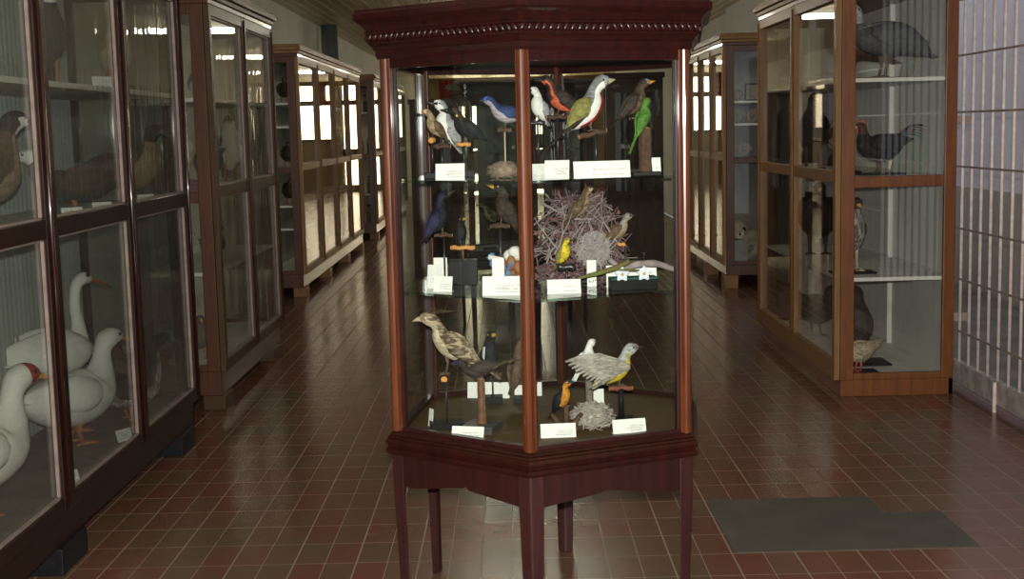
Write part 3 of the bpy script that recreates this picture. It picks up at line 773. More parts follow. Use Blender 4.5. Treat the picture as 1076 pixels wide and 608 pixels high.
# middle shelf
B('mounted_grackle', 'glossy blue-black bird with back turned on a brown twig, middle shelf left', 460, 229, 4.30, Z_MID, 12, 46, 58, 'bluebk', 'black', 'black', wing='bluebk', tail='black', bill=.2, taill=.4, headup=10,
  stand=('post', dict(tang=0, twig=.028, tr=.006, bw=.04, bd=.028, bh=.006)))
B('mounted_blackbird', 'black bird with yellow eye and bill facing forward above an orange twig, middle shelf', 484, 246, 4.36, Z_MID, -62, 32, 62, 'black', 'black', billm=M_BILLY, eye=M_EYEY, bill=.2, taill=.4,
  stand=('post', dict(tang=-6, twig=.040, tr=.0075, tm=M_CUT, bw=.048, bd=.035, bh=.082, pm=M_SHANK)))
B('mounted_ouzel', 'grey-brown thrush with yellow bill and ringed eye facing left, middle shelf by the corner post', 531, 219, 4.30, Z_MID, 184, 45, 64, 'grey', 'grey', billm=M_BILLY, eye=M_EYEW, bill=.2, taill=.45, wing='darkbr', zones=((0, 1, -1, 1, 'darkbr'),),
  stand=('post', dict(twig=.03, pr=.005, bh=.01)))
t = nest('ribbon_nest', 'nest of purple-brown leaves with blue strips and white cotton, by the corner post', 538, 270, 4.20, Z_MID, .062, .125, M_PURPLE, 230, inner=M_AMBER, rad_=.002, seed=5)
rng = random.Random(9)
b = MB()
for q in range(16):
    x, y_, z = -.045 + rng.uniform(-.02, .035), -.045 + rng.uniform(-.01, .02), .07 + rng.uniform(-.05, .06)
    b.blade([(x, y_, z), (x + rng.uniform(-.015, .01), y_ - .006, z - .012), (x + rng.uniform(-.01, .02), y_, z - .03)], [.004, .007, .003], Vector((1, 0, 0)))
b.build('blue_strips', M_BLUEV, t)
b = MB()
for q in range(6): b.ball((.012 + rng.uniform(-.02, .03), -.03 + rng.uniform(-.01, .02), .115 + rng.uniform(-.02, .02)), (.022, .016, .02), 9, 6)
b.build('cotton_tuft', M_COTTON, t, smooth=True)
b = MB()
for q in range(8): b.ball((.01 + rng.uniform(-.045, .03), -.048 + rng.uniform(-.005, .01), .045 + rng.uniform(-.04, .05)), (.015, .006, .02), 8, 6)
b.build('amber_leaves', M_AMBER, t, smooth=True)
MB().tube([(-.075, -.05, .108), (-.05, -.05, .105), (-.028, -.05, .103)], [.0085, .006, .0025], 8).build('white_cone', M_COTTON, t)
card('wide white card on the middle shelf left of the front corner post', 528, 314, 4.02, Z_MID, .125, .060, -6, 12, 3, 1.0)
card('upright narrow white card behind the ribbon nest card, middle shelf', 524, 303, 4.12, Z_MID, .038, .105, 0, 6, 1, .6)
card('leaning white card in front of the black block, middle shelf left', 465, 306, 4.15, Z_MID, .062, .050, -14, 16, 3, .9)
card('pale upright card at the far left of the middle shelf', 456, 305, 4.24, Z_MID, .050, .078, -24, 8, 1, .5)
card('upright white card leaning on the black block, middle shelf', 463, 298, 4.30, Z_MID, .045, .095, -5, 6, 1, .5)
# the big twig nest
W = at(609, 300, 4.36)
t = thing('twig_nest', 'large tangled purple-grey twig nest filling the middle shelf behind the right pane', 'nest', (W.x, W.y, Z_MID))
rng = random.Random(21); tw = MB(); tg = MB(); lf = MB()
for q in range(520):
    a = rng.uniform(0, 2*PI); rr = .165*math.sqrt(rng.uniform(0, 1)); zz = .005 + .28*rng.random()**1.15
    k = math.sqrt(max(.05, 1 - (zz/.33)**2)); c = Vector((rr*k*math.cos(a), .62*rr*k*math.sin(a), zz))
    d = Vector((rng.uniform(-1, 1), rng.uniform(-.6, .6), rng.uniform(-.6, .75))).normalized() * rng.uniform(.02, .06)
    p = [c - d, c + Vector((rng.uniform(-.008, .008), rng.uniform(-.008, .008), rng.uniform(-.008, .008))), c + d]
    for v in p: v.z = max(v.z, .002); v.x = max(-.165, min(.2, v.x))
    (tw if q % 3 else tg).tube(p, [.0022, .0018, .0008] if q % 5 else [.0035, .003, .0015], 4)
for q in range(14):                                                    # the long bleached sprays that stand proud
    a = rng.uniform(.1, PI - .1); l = rng.uniform(.10, .19); x = rng.uniform(-.12, .12)
    p = [Vector((x, -.09, .05 + rng.uniform(0, .09)))]
    for s in range(4): p.append(p[-1] + Vector((math.cos(a)*l/4 + rng.uniform(-.008, .008), rng.uniform(-.006, .006), math.sin(a)*l/4*.8)))
    for v in p: v.x = max(-.165, min(.18, v.x))
    tg.tube(p, [.0032, .003, .0025, .0018, .0008], 5)
    tg.tube([p[2], p[2] + Vector((rng.uniform(-.03, .03), 0, .035))], [.002, .0008], 4)
for q in range(150):
    a = rng.uniform(0, 2*PI); rr = .15*math.sqrt(rng.uniform(.1, 1)); zz = .01 + .22*rng.random()
    c = Vector((rr*math.cos(a), .6*rr*math.sin(a), zz)); d = Vector((rng.uniform(-1, 1), rng.uniform(-1, 1), rng.uniform(-1, 1))).normalized()*.010
    lf.blade([c - d, c, c + d], [.001, .006, .001], Vector((rng.uniform(-1, 1), .3, rng.uniform(-1, 1))).normalized())
tw.build('twigs', M_PURPLE, t); tg.build('bleached_twigs', M_GREYTW, t); lf.build('dried_leaves', M_REDLEAF, t)
c = MB()
for q in range(420):
    a = rng.uniform(0, 2*PI); r = .052*math.sqrt(rng.random()); z = rng.uniform(-1, 1)
    p0 = Vector((.045 + r*math.cos(a), -.088 + rng.uniform(-.03, .03), .115 + r*math.sin(a))); d = Vector((rng.uniform(-1, 1), rng.uniform(-.4, .4), rng.uniform(-1, 1))).normalized()*rng.uniform(.010, .022)
    c.tube([p0 - d, p0 + Vector((rng.uniform(-.005, .005), rng.uniform(-.006, .002), rng.uniform(-.005, .005))), p0 + d], [.0016, .0028, .0010], 4)
c.build('down_lining', M_FLUFF, t)
B('mounted_sparrow', 'streaky brown sparrow perched on top of the twig nest', 610, 216, 4.30, Z_MID, 14, 36, 46, 'brown', 'tan', 'brown', throat='ltgrey', wing='brown', zones=((.7, .86, -.3, .3, 'cream'),), billm=M_BILLD, bill=.1, billh=.055, taill=.4, stand=('post', dict(twig=.03, tr=.004, tm=M_GREYTW, pr=.003, bw=.03, bd=.02)))
B('mounted_siskin', 'small yellow-breasted bird on a black spool stand in front of the twig nest', 592, 266, 4.12, Z_MID, -38, 29, 58, 'olive', 'yellow', 'olive', throat='yellow', wing='olive', bill=.10, billh=.045, taill=.38, plump=1.05,
  stand=('post', dict(twig=.03, tr=.011, tm=M_IRON, cut=False, pr=.0042, bw=.024, bd=.018, bh=.01)))
B('mounted_robin', 'slim grey-brown thrush pointing up and right on a thin wire stand, middle shelf right', 650, 242, 4.28, Z_MID, 6, 34, 36, 'grey', 'tan', 'brown', throat='ltgrey', wing='brown', billm=M_BILLD, taill=.6, plump=.9, legl=.2,
  stand=('post', dict(tang=0, twig=.012, tr=.006, pr=.0022, bw=.03, bd=.02, bh=.008, px=.012, tm=M_CUT)))
def limb(name, label, pts, rads, mt, cat='branch', twigs=(), y0=None):
    P = [Vector(p) for p in pts]; o = P[0].copy(); t = thing(name, label, cat, o)
    pp = catmull([tuple(p - o) + (r,) for p, r in zip(P, rads)], 5)
    b = MB(); b.tube([q[:3] for q in pp], [q[3]*(1 + .08*math.sin(k*1.9)) for k, q in enumerate(pp)], 9)
    for a, bb, r in twigs: b.tube([Vector(a) - o, Vector(bb) - o], [r, r*.5], 5)
    b.build('branch', mt, t, smooth=True); return t
limb('driftwood_branch', 'bleached grey branch sticking out to the right at the shelf, middle shelf right', [at(640, 272, 4.13), at(655, 283, 4.12), at(668, 278, 4.11), at(690, 277, 4.13), at(711, 284, 4.17)], [.008, .010, .011, .011, .008], M_GREYTW)
limb('mossy_branch', 'brown branch with mossy green tip lying before the twig nest', [at(608, 292, 4.08), at(632, 286, 4.07), at(650, 280, 4.07), at(661, 274, 4.08)], [.005, .0075, .009, .008], mottled('mossy_bark', (.14, .07, .04), (.12, .15, .03), 22, .85, bump=.3), twigs=[(at(640, 283, 4.07), at(672, 284, 4.06), .006)])
W = at(665, 305, 4.10)
t = thing('flower_box', 'low black box with green top and two white flowers, middle shelf right', 'box', (W.x, W.y, Z_MID), rad(7))
MB().box((-.074, -.028, 0), (.074, .028, .034)).build('box', M_BLACK, t, bevel=.002)
MB().box((-.074, -.028, .034), (.074, .028, .040)).build('green_top', mottled('green_felt', (.03, .10, .075), (.02, .07, .05), 60, .9), t)
for fx in (-.040, .030):
    b = MB()
    for q in range(5):
        a = 2*PI*q/5 + .3; d = Vector((math.cos(a), 0, math.sin(a))); c = Vector((fx, -.03, .052))
        b.blade([c, c + d*.012, c + d*.024], [.003, .010, .002], Vector((-d.z, 0, d.x)), .0015)
    fl = b.build('flower', mottled('white_petal', (.66, .70, .80), (.55, .60, .72), 30, .6), t)
    MB().ball((fx, -.033, .052), .005).build('flower_centre', M_BILLY, fl)
card('white card standing behind the black flower box', 664, 303, 4.17, Z_MID, .165, .070, 7, 6, 0, .5)
card('small white card leaning on the twig nest right of the siskin, middle shelf', 593, 306, 4.03, Z_MID, .105, .045, 3, 16, 2, .9, xo=.5)
card('narrow white tag with dark figures at the foot of the twig nest', 622, 300, 4.20, Z_MID, .030, .085, 0, 5, 2, 1.4, xo=.15)
# bottom
B('mounted_cuckoo', 'streaky buff cuckoo with shaggy crest on a round cut twig, bottom level left', 473, 362, 4.22, Z_FLOOR, 176, 69, 36, 'streak', 'cream', 'tan', throat='cream', wing='streak', tail='streak', zones=((.42, .74, .0, .8, 'streak'),), billm=M_BILLP, bill=.14, billh=.042, billcurve=.35, hsize=.9, eye=M_EYEW, crest=.07, taill=.55, tailw=.12, legl=.30, plump=.82, headup=-6,
  stand=('post', dict(tang=262, twig=.030, tr=.0115, bw=.056, bd=.040, bh=.020, brot=8, pr=.003, tm=M_TWIG)))
B('mounted_swallow', 'dark blue-headed bird crouched with long raised tail on a brown post, bottom level left', 503, 389, 4.16, Z_FLOOR, 184, 44, -14, 'darkbr', 'darkbr', 'bluebk', wing='darkbr', tail='brown', bill=.13, taill=.50, legl=.06, plump=.72, headup=8,
  stand=('stump', dict(r=.012, bw=.052, bd=.055, bh=.026, brot=-18, tm=mottled('reddish_bark', (.20, .095, .05), (.11, .05, .03), 50, .7, bump=.3), bm=mottled('grey_black_base', (.06, .058, .055), (.04, .04, .038), 8, .35))))
B('mounted_scrubbird', 'black bird with yellow eye and bill and white wing patches at the back, bottom level', 514, 374, 4.62, Z_FLOOR, -62, 46, 68, 'black', 'black', billm=M_BILLY, eye=M_EYEY, bill=.16, taill=.3, wing='black', zones=((.30, .42, -.35, .45, 'white'),),
  stand=('post', dict(twig=.03, tr=.007, bw=.035, bd=.028, bh=.025)))
B('mounted_dull_bird', 'dull brown bird half hidden behind the front corner post, bottom level', 545, 384, 4.58, Z_FLOOR, 30, 46, 70, 'brown', 'brown', taill=.3, stand=('post', dict(twig=.045, tr=.007, tm=M_TWIG, tang=0, bw=.04, bd=.03, bh=.022)))
card('white card on the case floor in front of the brown post, bottom level left', 491, 463, 4.04, Z_FLOOR, .105, .043, -14, 20, 3, .9)
card('small plain card standing at the left edge of the black base under the cuckoo', 452, 447, 4.24, Z_FLOOR, .030, .060, -60, 6, 0, .5)
card('wide white card at the back behind the black bird, bottom level', 513, 409, 4.68, Z_FLOOR, .155, .058, -8, 12, 0, .5)
card('white card at the back just left of the front corner post, bottom level', 555, 411, 4.70, Z_FLOOR, .10, .050, 0, 6, 0, .5)
B('mounted_oriole', 'small black-backed bird with deep orange breast on a forked branch, bottom level right', 591, 418, 4.14, Z_FLOOR, -30, 36, 56, 'black', 'orange', 'black', throat='orange', wing='black', zones=((0, .2, -1, 1, 'black'), (.52, .7, -.35, .3, 'orange')), bill=.14, eye=M_EYEW, taill=.42, plump=.92, legl=.05, stand=('fork', {}))
kis = B('mounted_kiskadee', 'grey-headed bird with bright yellow belly, crown patch and one wing spread, bottom level right', 648, 388, 4.20, Z_FLOOR, 4, 52, 36, 'ltgrey', 'yellow', 'grey', throat='ltgrey', wing='paleyel', tail='grey', zones=((.62, .76, -1, .1, 'ltgrey'), (.46, .62, -1, .1, 'paleyel'), (.88, .97, .45, 1, 'yellow')), bill=.15, billh=.04, taill=.05, plump=.92, hsize=1.05,
  stand=('post', dict(tang=6, twig=.038, tr=.008, tm=mottled('red_brown_twig', (.22, .07, .035), (.13, .04, .025), 40, .6), pr=.010, bw=.042, bd=.034, bh=.026, pm=M_BLACK)))
b = MB(); Lk = 58*4.2/F_PX
hbk = at(648, 388, 4.2).z - Z_FLOOR
for q in range(11):                                                    # the spread wing, feather by feather
    a = rad(178 + 3.4*q); l = (.95 - .035*q)*Lk; o = Vector((-.02*Lk + .004*q, -.20*Lk, hbk + .18*Lk - .008*q*Lk))
    e = o + Vector((math.cos(a)*l, -.012*q/10, math.sin(a)*l))
    b.blade([o, o.lerp(e, .35) + Vector((0, 0, .016 - .001*q)), o.lerp(e, .7) + Vector((0, 0, .013)), e], [.012, .014, .011, .003], Vector((math.sin(a)*-1, .3, math.cos(a))).normalized(), .0012)
b.build('spread_wing', feather('wing_grey', (.42, .38, .33), (.24, .21, .18), 60, (1, 1, 4)), kis)
B('mounted_white_bird', 'small white bird seen from behind at the back of the bottom level', 616, 377, 4.42, Z_FLOOR, 42, 36, 48, 'white', 'white', bill=.1, taill=.4, stand=('post', dict(twig=.02, tr=.009, pr=.014, pm=mottled('grey_weathered_wood', (.22, .18, .15), (.14, .115, .10), 30, .8, bump=.3), bw=.03, bd=.025, bh=.01)))
nest('lichen_nest', 'rough grey lichen nest below the spread wing, bottom level right', 622, 437, 4.17, Z_FLOOR, .072, .085, M_LICHEN, 420, rad_=.0024, seed=14)
card('white card in front of the forked branch, bottom level right', 587, 460, 4.04, Z_FLOOR, .112, .045, 4, 16, 3, .9, xo=.45)
card('white card tilted on the case floor at the right, below the yellow-bellied bird', 662, 456, 4.08, Z_FLOOR, .110, .045, 12, 16, 3, 1.0, xo=.45)
card('plain white card standing behind the lichen nest, bottom level', 628, 414, 4.50, Z_FLOOR, .045, .060, 6, 5, 0, .5)

# ------------------------------------------------------------------ larger specimens in the tall cabinets
STYLES = {
 'goose': [(-.55,.44,.02,.02),(-.42,.42,.12,.10),(-.2,.38,.2,.19),(.05,.37,.225,.225),(.25,.42,.19,.21),(.36,.54,.11,.125),(.41,.70,.066,.07),(.41,.85,.06,.06),(.45,.97,.078,.078),(.53,1.01,.08,.075),(.60,1.0,.05,.05),(.625,.99,.03,.03)],
 'fatgoose': [(-.55,.44,.02,.02),(-.42,.42,.12,.10),(-.2,.38,.2,.19),(.05,.37,.225,.225),(.25,.42,.19,.21),(.33,.52,.125,.14),(.36,.63,.085,.09),(.38,.72,.07,.075),(.43,.80,.085,.085),(.50,.82,.08,.075),(.56,.81,.05,.05),(.585,.80,.03,.03)],
 'swan': [(-.55,.42,.02,.02),(-.42,.40,.14,.12),(-.2,.36,.23,.22),(.05,.35,.26,.25),(.25,.38,.22,.22),(.36,.46,.12,.14),(.36,.60,.066,.07),(.30,.74,.06,.06),(.31,.86,.068,.066),(.40,.90,.078,.072),(.48,.86,.05,.05),(.505,.84,.03,.03)],
 'duck': [(-.55,.34,.02,.02),(-.40,.32,.12,.09),(-.2,.28,.19,.16),(.05,.27,.21,.18),(.25,.31,.17,.17),(.35,.41,.10,.11),(.38,.52,.085,.09),(.43,.60,.09,.09),(.50,.61,.075,.075),(.56,.59,.04,.045),(.58,.58,.03,.03)],
 'hen': [(-.42,.62,.03,.03),(-.34,.56,.12,.12),(-.18,.46,.20,.20),(.02,.42,.225,.23),(.20,.46,.18,.20),(.28,.58,.12,.13),(.30,.70,.075,.08),(.32,.78,.07,.075),(.38,.80,.055,.06),(.41,.79,.025,.03)],
 'upright': [(-.14,.20,.03,.03),(-.13,.30,.13,.11),(-.08,.44,.19,.17),(-.02,.60,.19,.18),(.02,.74,.14,.145),(.03,.84,.095,.10),(.05,.92,.09,.09),(.12,.96,.075,.075),(.17,.95,.045,.05),(.19,.94,.02,.025)],
 'stork': [(-.30,.50,.02,.02),(-.24,.49,.07,.06),(-.1,.47,.11,.12),(.05,.48,.12,.13),(.16,.55,.085,.10),(.19,.68,.045,.05),(.17,.82,.036,.038),(.19,.95,.036,.036),(.25,1.0,.045,.042),(.30,.99,.03,.03),(.315,.985,.02,.02)],
 'guinea': [(-.60,.26,.03,.03),(-.48,.34,.13,.11),(-.25,.45,.22,.20),(.0,.48,.24,.22),(.22,.50,.16,.17),(.31,.60,.075,.085),(.33,.72,.045,.05),(.34,.82,.042,.045),(.39,.86,.048,.048),(.44,.85,.03,.03)],
}
def specimen(name, label, loc, head, S, style, back, belly, hd=None, throat=None, wing=None, tail=None, zones=(), billm=None, bill=.13, billh=.035, billw=1.0, eye=None, shank=None,
             comb=False, sickle=False, base=None, tl=.25, hstart=.62, cat='mounted bird', group='large mounted birds in the cabinets', knob=False):
    t = thing(name, label, cat, loc, rad(head), group); hd = hd or back; throat = throat or hd; wing = wing or back; tail = tail or wing
    bz = .012 if base else 0
    ctrl = [(x, z + bz/S, a, c) for x, z, a, c in STYLES[style]]
    loft_body(t, ctrl, S, back, belly, hd, throat, zones, n=18, hstart=hstart, split=-.1)
    fx, fz = ctrl[-1][0], ctrl[-1][1]
    pts = [((fx - .02 + bill*q/5)*S, 0, (fz - .02*q/5 - .25*bill*(q/5)**2)*S) for q in range(6)]
    MB().tube(pts, [max(.002*S, billh*S*(1 - .75*q/5)) for q in range(6)], 9, 0, .8).build('bill', billm or M_BILLY, t, smooth=True)
    if knob: MB().ball(((fx - .01)*S, 0, (fz + .03)*S), .028*S).build('bill_knob', billm or M_BILLR, t, smooth=True)
    hx, hz, hr = ctrl[-3][0], ctrl[-3][1], ctrl[-3][2]
    for s in (-1, 1): MB().ball(((hx + .01)*S, s*hr*.93*S, (hz + .022)*S), .014*S, 8, 6).build('eye', eye or M_EYE, t, smooth=True)
    bodyc = ctrl[3]; up_ = style == 'upright'
    for s in (-1, 1):
        b = MB(); rs = []
        for q in range(9):
            u = q / 8
            if up_: cx, cz = .04 - .17*u, .72 - .50*u
            else: cx, cz = .24 - .80*u, bodyc[1] + .06 - .02*u + (.10*u if style == 'hen' else (-.10*u if style == 'guinea' else .06*u))
            hh = (.02, .10, .145, .155, .145, .12, .09, .05, .012)[q]; tk = (.012, .03, .036, .036, .03, .026, .02, .016, .006)[q]
            yy = s * (.15, .19, .205, .205, .185, .15, .11, .075, .05)[q] * bodyc[2] / .215
            nx, nz = ((.95, .3) if up_ else (0, 1))
            rs.append([((cx + nx*hh*.8*math.sin(a))*S, (yy + tk*math.cos(a) - s*.3*hh*max(0, math.sin(a)))*S, (cz + nz*hh*math.sin(a))*S) for a in [2*PI*i/10 for i in range(10)]])
        b.rings(rs); b.build('wing', F[wing], t, smooth=True)
    b = MB(); rx, rz_ = ctrl[1][0], ctrl[1][1]
    if sickle:
        for q in range(9):
            sp = (q - 4)/4; l = .55 - .03*abs(q - 4); P = []
            for k in range(6):
                u = k/5; P.append(((rx + .06 - l*(u*.95))*S, sp*.05*S*(1 + u), (rz_ + (.34 - .10*abs(sp))*math.sin(u*2.0)*(1 - .25*q/9) - .02*q*u)*S))
            b.blade(P, [.02*S, .035*S, .035*S, .03*S, .02*S, .004*S], Vector((0, 1, .2)).normalized(), .003*S)
    else:
        for q in range(5):
            o_ = (q - 2)/2; dz = {'hen': .14, 'guinea': -.12, 'upright': -tl*.9}.get(style, .04); dx = -tl*.35 if up_ else -tl
            b.blade([((rx + .05)*S, o_*.05*S, rz_*S), ((rx + dx*.5)*S, o_*.08*S, (rz_ + dz*.5)*S), ((rx + dx)*S, o_*.10*S, (rz_ + dz)*S)], [.05*S, .05*S, .02*S], thick=.006*S)
    b.build('tail', F[tail], t, smooth=True)
    lx = 0.02 if not up_ else -.04; lz = bodyc[1] - .12
    for s in (-1, 1):
        b = MB(); b.tube([(lx*S, s*.09*S, lz*S), ((lx - .02)*S, s*.09*S, (lz*.45)*S), ((lx + .01)*S, s*.09*S, bz + .012*S)], [.05*S, .022*S, .018*S], 8)
        for a in (-30, 0, 30, 180):
            l = .12 if a != 180 else .06
            b.tube([((lx + .01)*S, s*.09*S, bz + .014*S), ((lx + .01 + l*math.cos(rad(a)))*S, (s*.09 + l*math.sin(rad(a)))*S, bz + .006*S)], [.018*S, .008*S], 6)
        if style in ('goose', 'swan', 'duck', 'fatgoose'):
            b.rings([[((lx + .01)*S, s*.09*S, bz + z), ((lx + .13)*S, (s*.09 - .06)*S, bz + z*.5), ((lx + .15)*S, s*.09*S, bz + z*.5), ((lx + .13)*S, (s*.09 + .06)*S, bz + z*.5)] for z in (.004*S, .012*S)])
        b.build('leg', shank or M_SHANKO, t, smooth=True)
    if comb:
        b = MB(); n = 5
        for q in range(n): 
            x = hx + (-.05 + .025*q)*1.0; b.ball((x*S, 0, (hz + .075 + (.02 if q % 2 else .0))*S), (.02*S, .008*S, .035*S), 8, 6)
        b.ball(((fx - .02)*S, .0, (fz - .07)*S), (.016*S, .014*S, .04*S), 8, 6)
        b.build('comb_and_wattle', M_BILLR, t, smooth=True)
    if base: MB().box((-base[0], -base[1], 0), (base[0], base[1], .012), 0, Matrix.Rotation(rad(base[2] - head), 4, 'Z')).build('base', base[3], t, bevel=.002)
    return t
F['darkslate'] = feather('dark_slate', (.05, .052, .058), (.03, .03, .034), 30)
F['chestnut'] = feather('chestnut', (.12, .058, .03), (.06, .03, .018), 40)
M_PLANK = wood('brown_plank', (.14, .07, .035), (.08, .04, .02), .5, .2, (2, 12, 12))
# left, lower level
specimen('mounted_swan', 'white swan with red face and yellow bill, lower left of the near cabinet', (-2.03, 4.70, .25), 60, .60, 'fatgoose', 'white', 'white', zones=((.77, 1, -1, 1, 'red'),), billm=M_BILLY, bill=.15)
specimen('mounted_goose', 'white goose with orange bill standing behind the second door of the near cabinet', (-2.03, 5.85, .25), 60, .56, 'fatgoose', 'white', 'white', billm=M_BILLO, bill=.16)
specimen('mounted_stork', 'tall white bird with long red bill at the back of the near cabinet', (-2.16, 6.10, .25), 60, .72, 'stork', 'white', 'white', billm=M_BILLR, bill=.20, billh=.020)
specimen('mounted_duck', 'black-backed duck with pale breast behind the orange-billed goose', (-1.92, 6.36, .25), 38, .38, 'goose', 'black', 'hawk', hd='black', throat='black', billm=M_BILLD, bill=.12)
specimen('mounted_brown_duck', 'brown long-tailed bird on the floor behind the third door of the near cabinet', (-1.95, 6.66, .25), -120, .42, 'hen', 'chestnut', 'brown', tl=.5)
# left, upper level
specimen('mounted_brown_goose', 'tan goose with white cheek and dark cap, upper left of the near cabinet', (-2.06, 4.99, 1.305), 60, .50, 'fatgoose', 'brown', 'tan', hd='darkbr', throat='white', zones=((.74, .86, -.5, .3, 'white'),), billm=M_BILLD, bill=.10)
specimen('mounted_shelduck', 'dark chestnut duck with white head and red bill, upper level, second door', (-2.0, 6.02, 1.305), 195, .42, 'duck', 'chestnut', 'darkbr', hd='white', throat='white', billm=M_BILLR)
specimen('mounted_teal', 'tan-breasted duck with dark crested head, upper level, third door', (-1.95, 6.66, 1.305), -25, .44, 'fatgoose', 'brown', 'tan', hd='darkbr', throat='darkbr', billm=M_BILLD, bill=.10)
specimen('mounted_vulture', 'grey and white hook-billed bird on the top shelf of the near cabinet', (-2.0, 5.80, 1.86), -50, .42, 'upright', 'darkslate', 'darkslate', hd='ltgrey', throat='white', billm=M_BILLP, bill=.10, billh=.04)
specimen('mounted_hawk', 'pale buff upright bird on the top shelf, third door of the near cabinet', (-1.97, 6.70, 1.86), -60, .40, 'upright', 'tan', 'cream', billm=M_BILLD, bill=.06)
for i, (x, y, z, yaw, lb) in enumerate(((-1.80, 5.15, .25, 60, 'small white card on the cabinet floor by the swan'), (-1.80, 5.9, .25, 60, 'small white card on the cabinet floor by the orange-billed goose'), (-1.79, 5.35, 1.305, 40, 'small white card at the feet of the tan goose'), (-1.79, 5.75, 1.305, 40, 'white card with ruled lines at the second door, upper level'), (-1.79, 6.45, 1.305, 40, 'small white card before the crested duck, upper level'), (-1.82, 5.95, 1.86, 40, 'pale grey card on the top shelf beside the hook-billed bird'))):
    t = thing('label_card', lb, 'card', (x, y, z), rad(yaw), 'cards in the near left cabinet')
    MB().box((-.045, 0, 0), (.045, .0012, .055), 0, Matrix.Rotation(rad(-15), 4, 'X')).build('card', M_PAPER, t)
    b = MB()
    for k in range(4): b.box((-.035, -.0012, .012 + .009*k), (.035 - .012*(k % 2), -.0006, .0135 + .009*k), 0, Matrix.Rotation(rad(-15), 4, 'X'))
    b.build('handwriting', M_INK, t)
# second left cabinet
specimen('mounted_heron', 'pale buff bird in the gap side of the second left cabinet, above the maroon box', (-1.98, 7.98, 1.372), -70, .34, 'upright', 'cream', 'cream', bill=.12)
t = thing('specimen_box', 'flat maroon box on the middle shelf of the second left cabinet', 'box', (-1.97, 7.95, 1.305))
MB().box((-.16, -.12, 0), (.16, .12, .045)).build('box', mottled('maroon_card', (.16, .035, .05), (.11, .025, .035), 6, .5), t, bevel=.003)
MB().box((-.165, -.125, .045), (.165, .125, .066)).build('lid', mottled('maroon_lid', (.19, .045, .06), (.13, .03, .04), 6, .5), t, bevel=.003)
specimen('mounted_ibis', 'dark bird on the middle shelf behind the first door of the second left cabinet', (-1.96, 8.55, 1.305), -100, .36, 'hen', 'darkbr', 'darkbr')
specimen('mounted_owl', 'tan and white upright bird behind the second door of the second left cabinet', (-1.95, 9.2, 1.305), -70, .46, 'upright', 'brown', 'white', hd='tan', throat='white', bill=.05)
specimen('mounted_coot', 'dark round bird on the lower shelf of the second left cabinet', (-1.97, 8.6, .83), -60, .34, 'duck', 'black', 'darkslate')
specimen('mounted_crake', 'small brown bird on the cabinet floor of the second left cabinet', (-1.97, 8.1, .25), -70, .34, 'hen', 'chestnut', 'brown')
specimen('mounted_gull', 'grey and white bird on the top shelf of the second left cabinet', (-1.97, 8.5, 1.86), -80, .36, 'duck', 'grey', 'white', hd='white')
t = thing('specimen_dish', 'small white dish at the glass edge of the lower shelf, second left cabinet', 'dish', (-1.83, 7.86, .83))
MB().lathe([(.022, 0), (.026, .004), (.034, .030), (.036, .034), (.033, .034), (.024, .008), (.001, .006)], n=20).build('dish', M_WHITE, t, smooth=True)
# amber cabinet on the right
specimen('mounted_guineafowl', 'slate-grey speckled guineafowl on a brown plank, top of the amber cabinet', (2.28, 7.98, 1.88), 186, .48, 'guinea', 'guinea', 'guinea', hd='ltgrey', throat='ltgrey', bill=.06, billm=M_BILLR, shank=M_SHANK, base=(.22, .08, 0, M_PLANK), tl=.2)
specimen('mounted_curassow', 'dull brown fowl behind the guineafowl on the top shelf of the amber cabinet', (2.24, 8.62, 1.88), 200, .50, 'guinea', 'brown', 'chestnut', bill=.06, shank=M_SHANK, base=(.2, .09, 0, M_PLANK))
specimen('mounted_rooster', 'black rooster with red comb and arched tail on the amber cabinet middle shelf', (2.26, 7.98, 1.305), 184, .36, 'hen', 'black', 'black', hd='chestnut', throat='chestnut', comb=True, sickle=True, billm=M_BILLP, bill=.06, shank=M_SHANK, base=(.14, .07, 0, M_BLACK))
specimen('mounted_pheasant', 'brown-headed fowl with white collar behind the rooster, amber cabinet', (2.13, 8.42, 1.305), -80, .42, 'upright', 'chestnut', 'hawk', hd='ltgrey', bill=.06, shank=M_SHANK, base=(.12, .08, 0, M_BLACK))
specimen('mounted_cormorant', 'tall black bird on the middle shelf at the far end of the amber cabinet', (2.15, 9.25, 1.305), -90, .52, 'upright', 'black', 'darkslate', bill=.10, shank=M_SHANK)
specimen('mounted_buzzard', 'hawk with streaked white breast standing on the lower shelf of the amber cabinet', (2.09, 7.95, .71), -78, .44, 'upright', 'chestnut', 'hawk', hd='darkbr', throat='chestnut', bill=.06, billh=.04, shank=M_BILLP, base=(.13, .08, 0, M_BLACK))
specimen('mounted_turkey', 'large dark bird on the lower shelf at the far end of the amber cabinet', (2.17, 9.2, .71), -100, .60, 'hen', 'black', 'darkbr', bill=.06, shank=M_SHANK)
specimen('mounted_black_hen', 'dark hen seen from behind on the floor of the amber cabinet', (2.17, 8.13, .115), 84, .46, 'upright', 'darkbr', 'black', bill=.06, shank=M_BILLP, base=(.19, .12, 0, M_BLACK), tl=.15)
specimen('mounted_cream_chicken', 'small cream chicken with red legs in front of the dark hen, amber cabinet', (2.10, 7.82, .115), 200, .27, 'hen', 'cream', 'cream', bill=.08, shank=M_BILLR, base=(.11, .07, 0, M_BLACK))
specimen('mounted_moorhen', 'dark long-tailed fowl on the floor at the far end of the amber cabinet', (2.17, 9.25, .115), -60, .44, 'hen', 'darkslate', 'black', sickle=True, shank=M_SHANK)
M_GREENP = mottled('dusty_green_glass_plate', (.17, .20, .15), (.12, .15, .11), 3, .25, .5)
M_REDE = mottled('red_tape_edge', (.34, .07, .05), None, 20, .5)
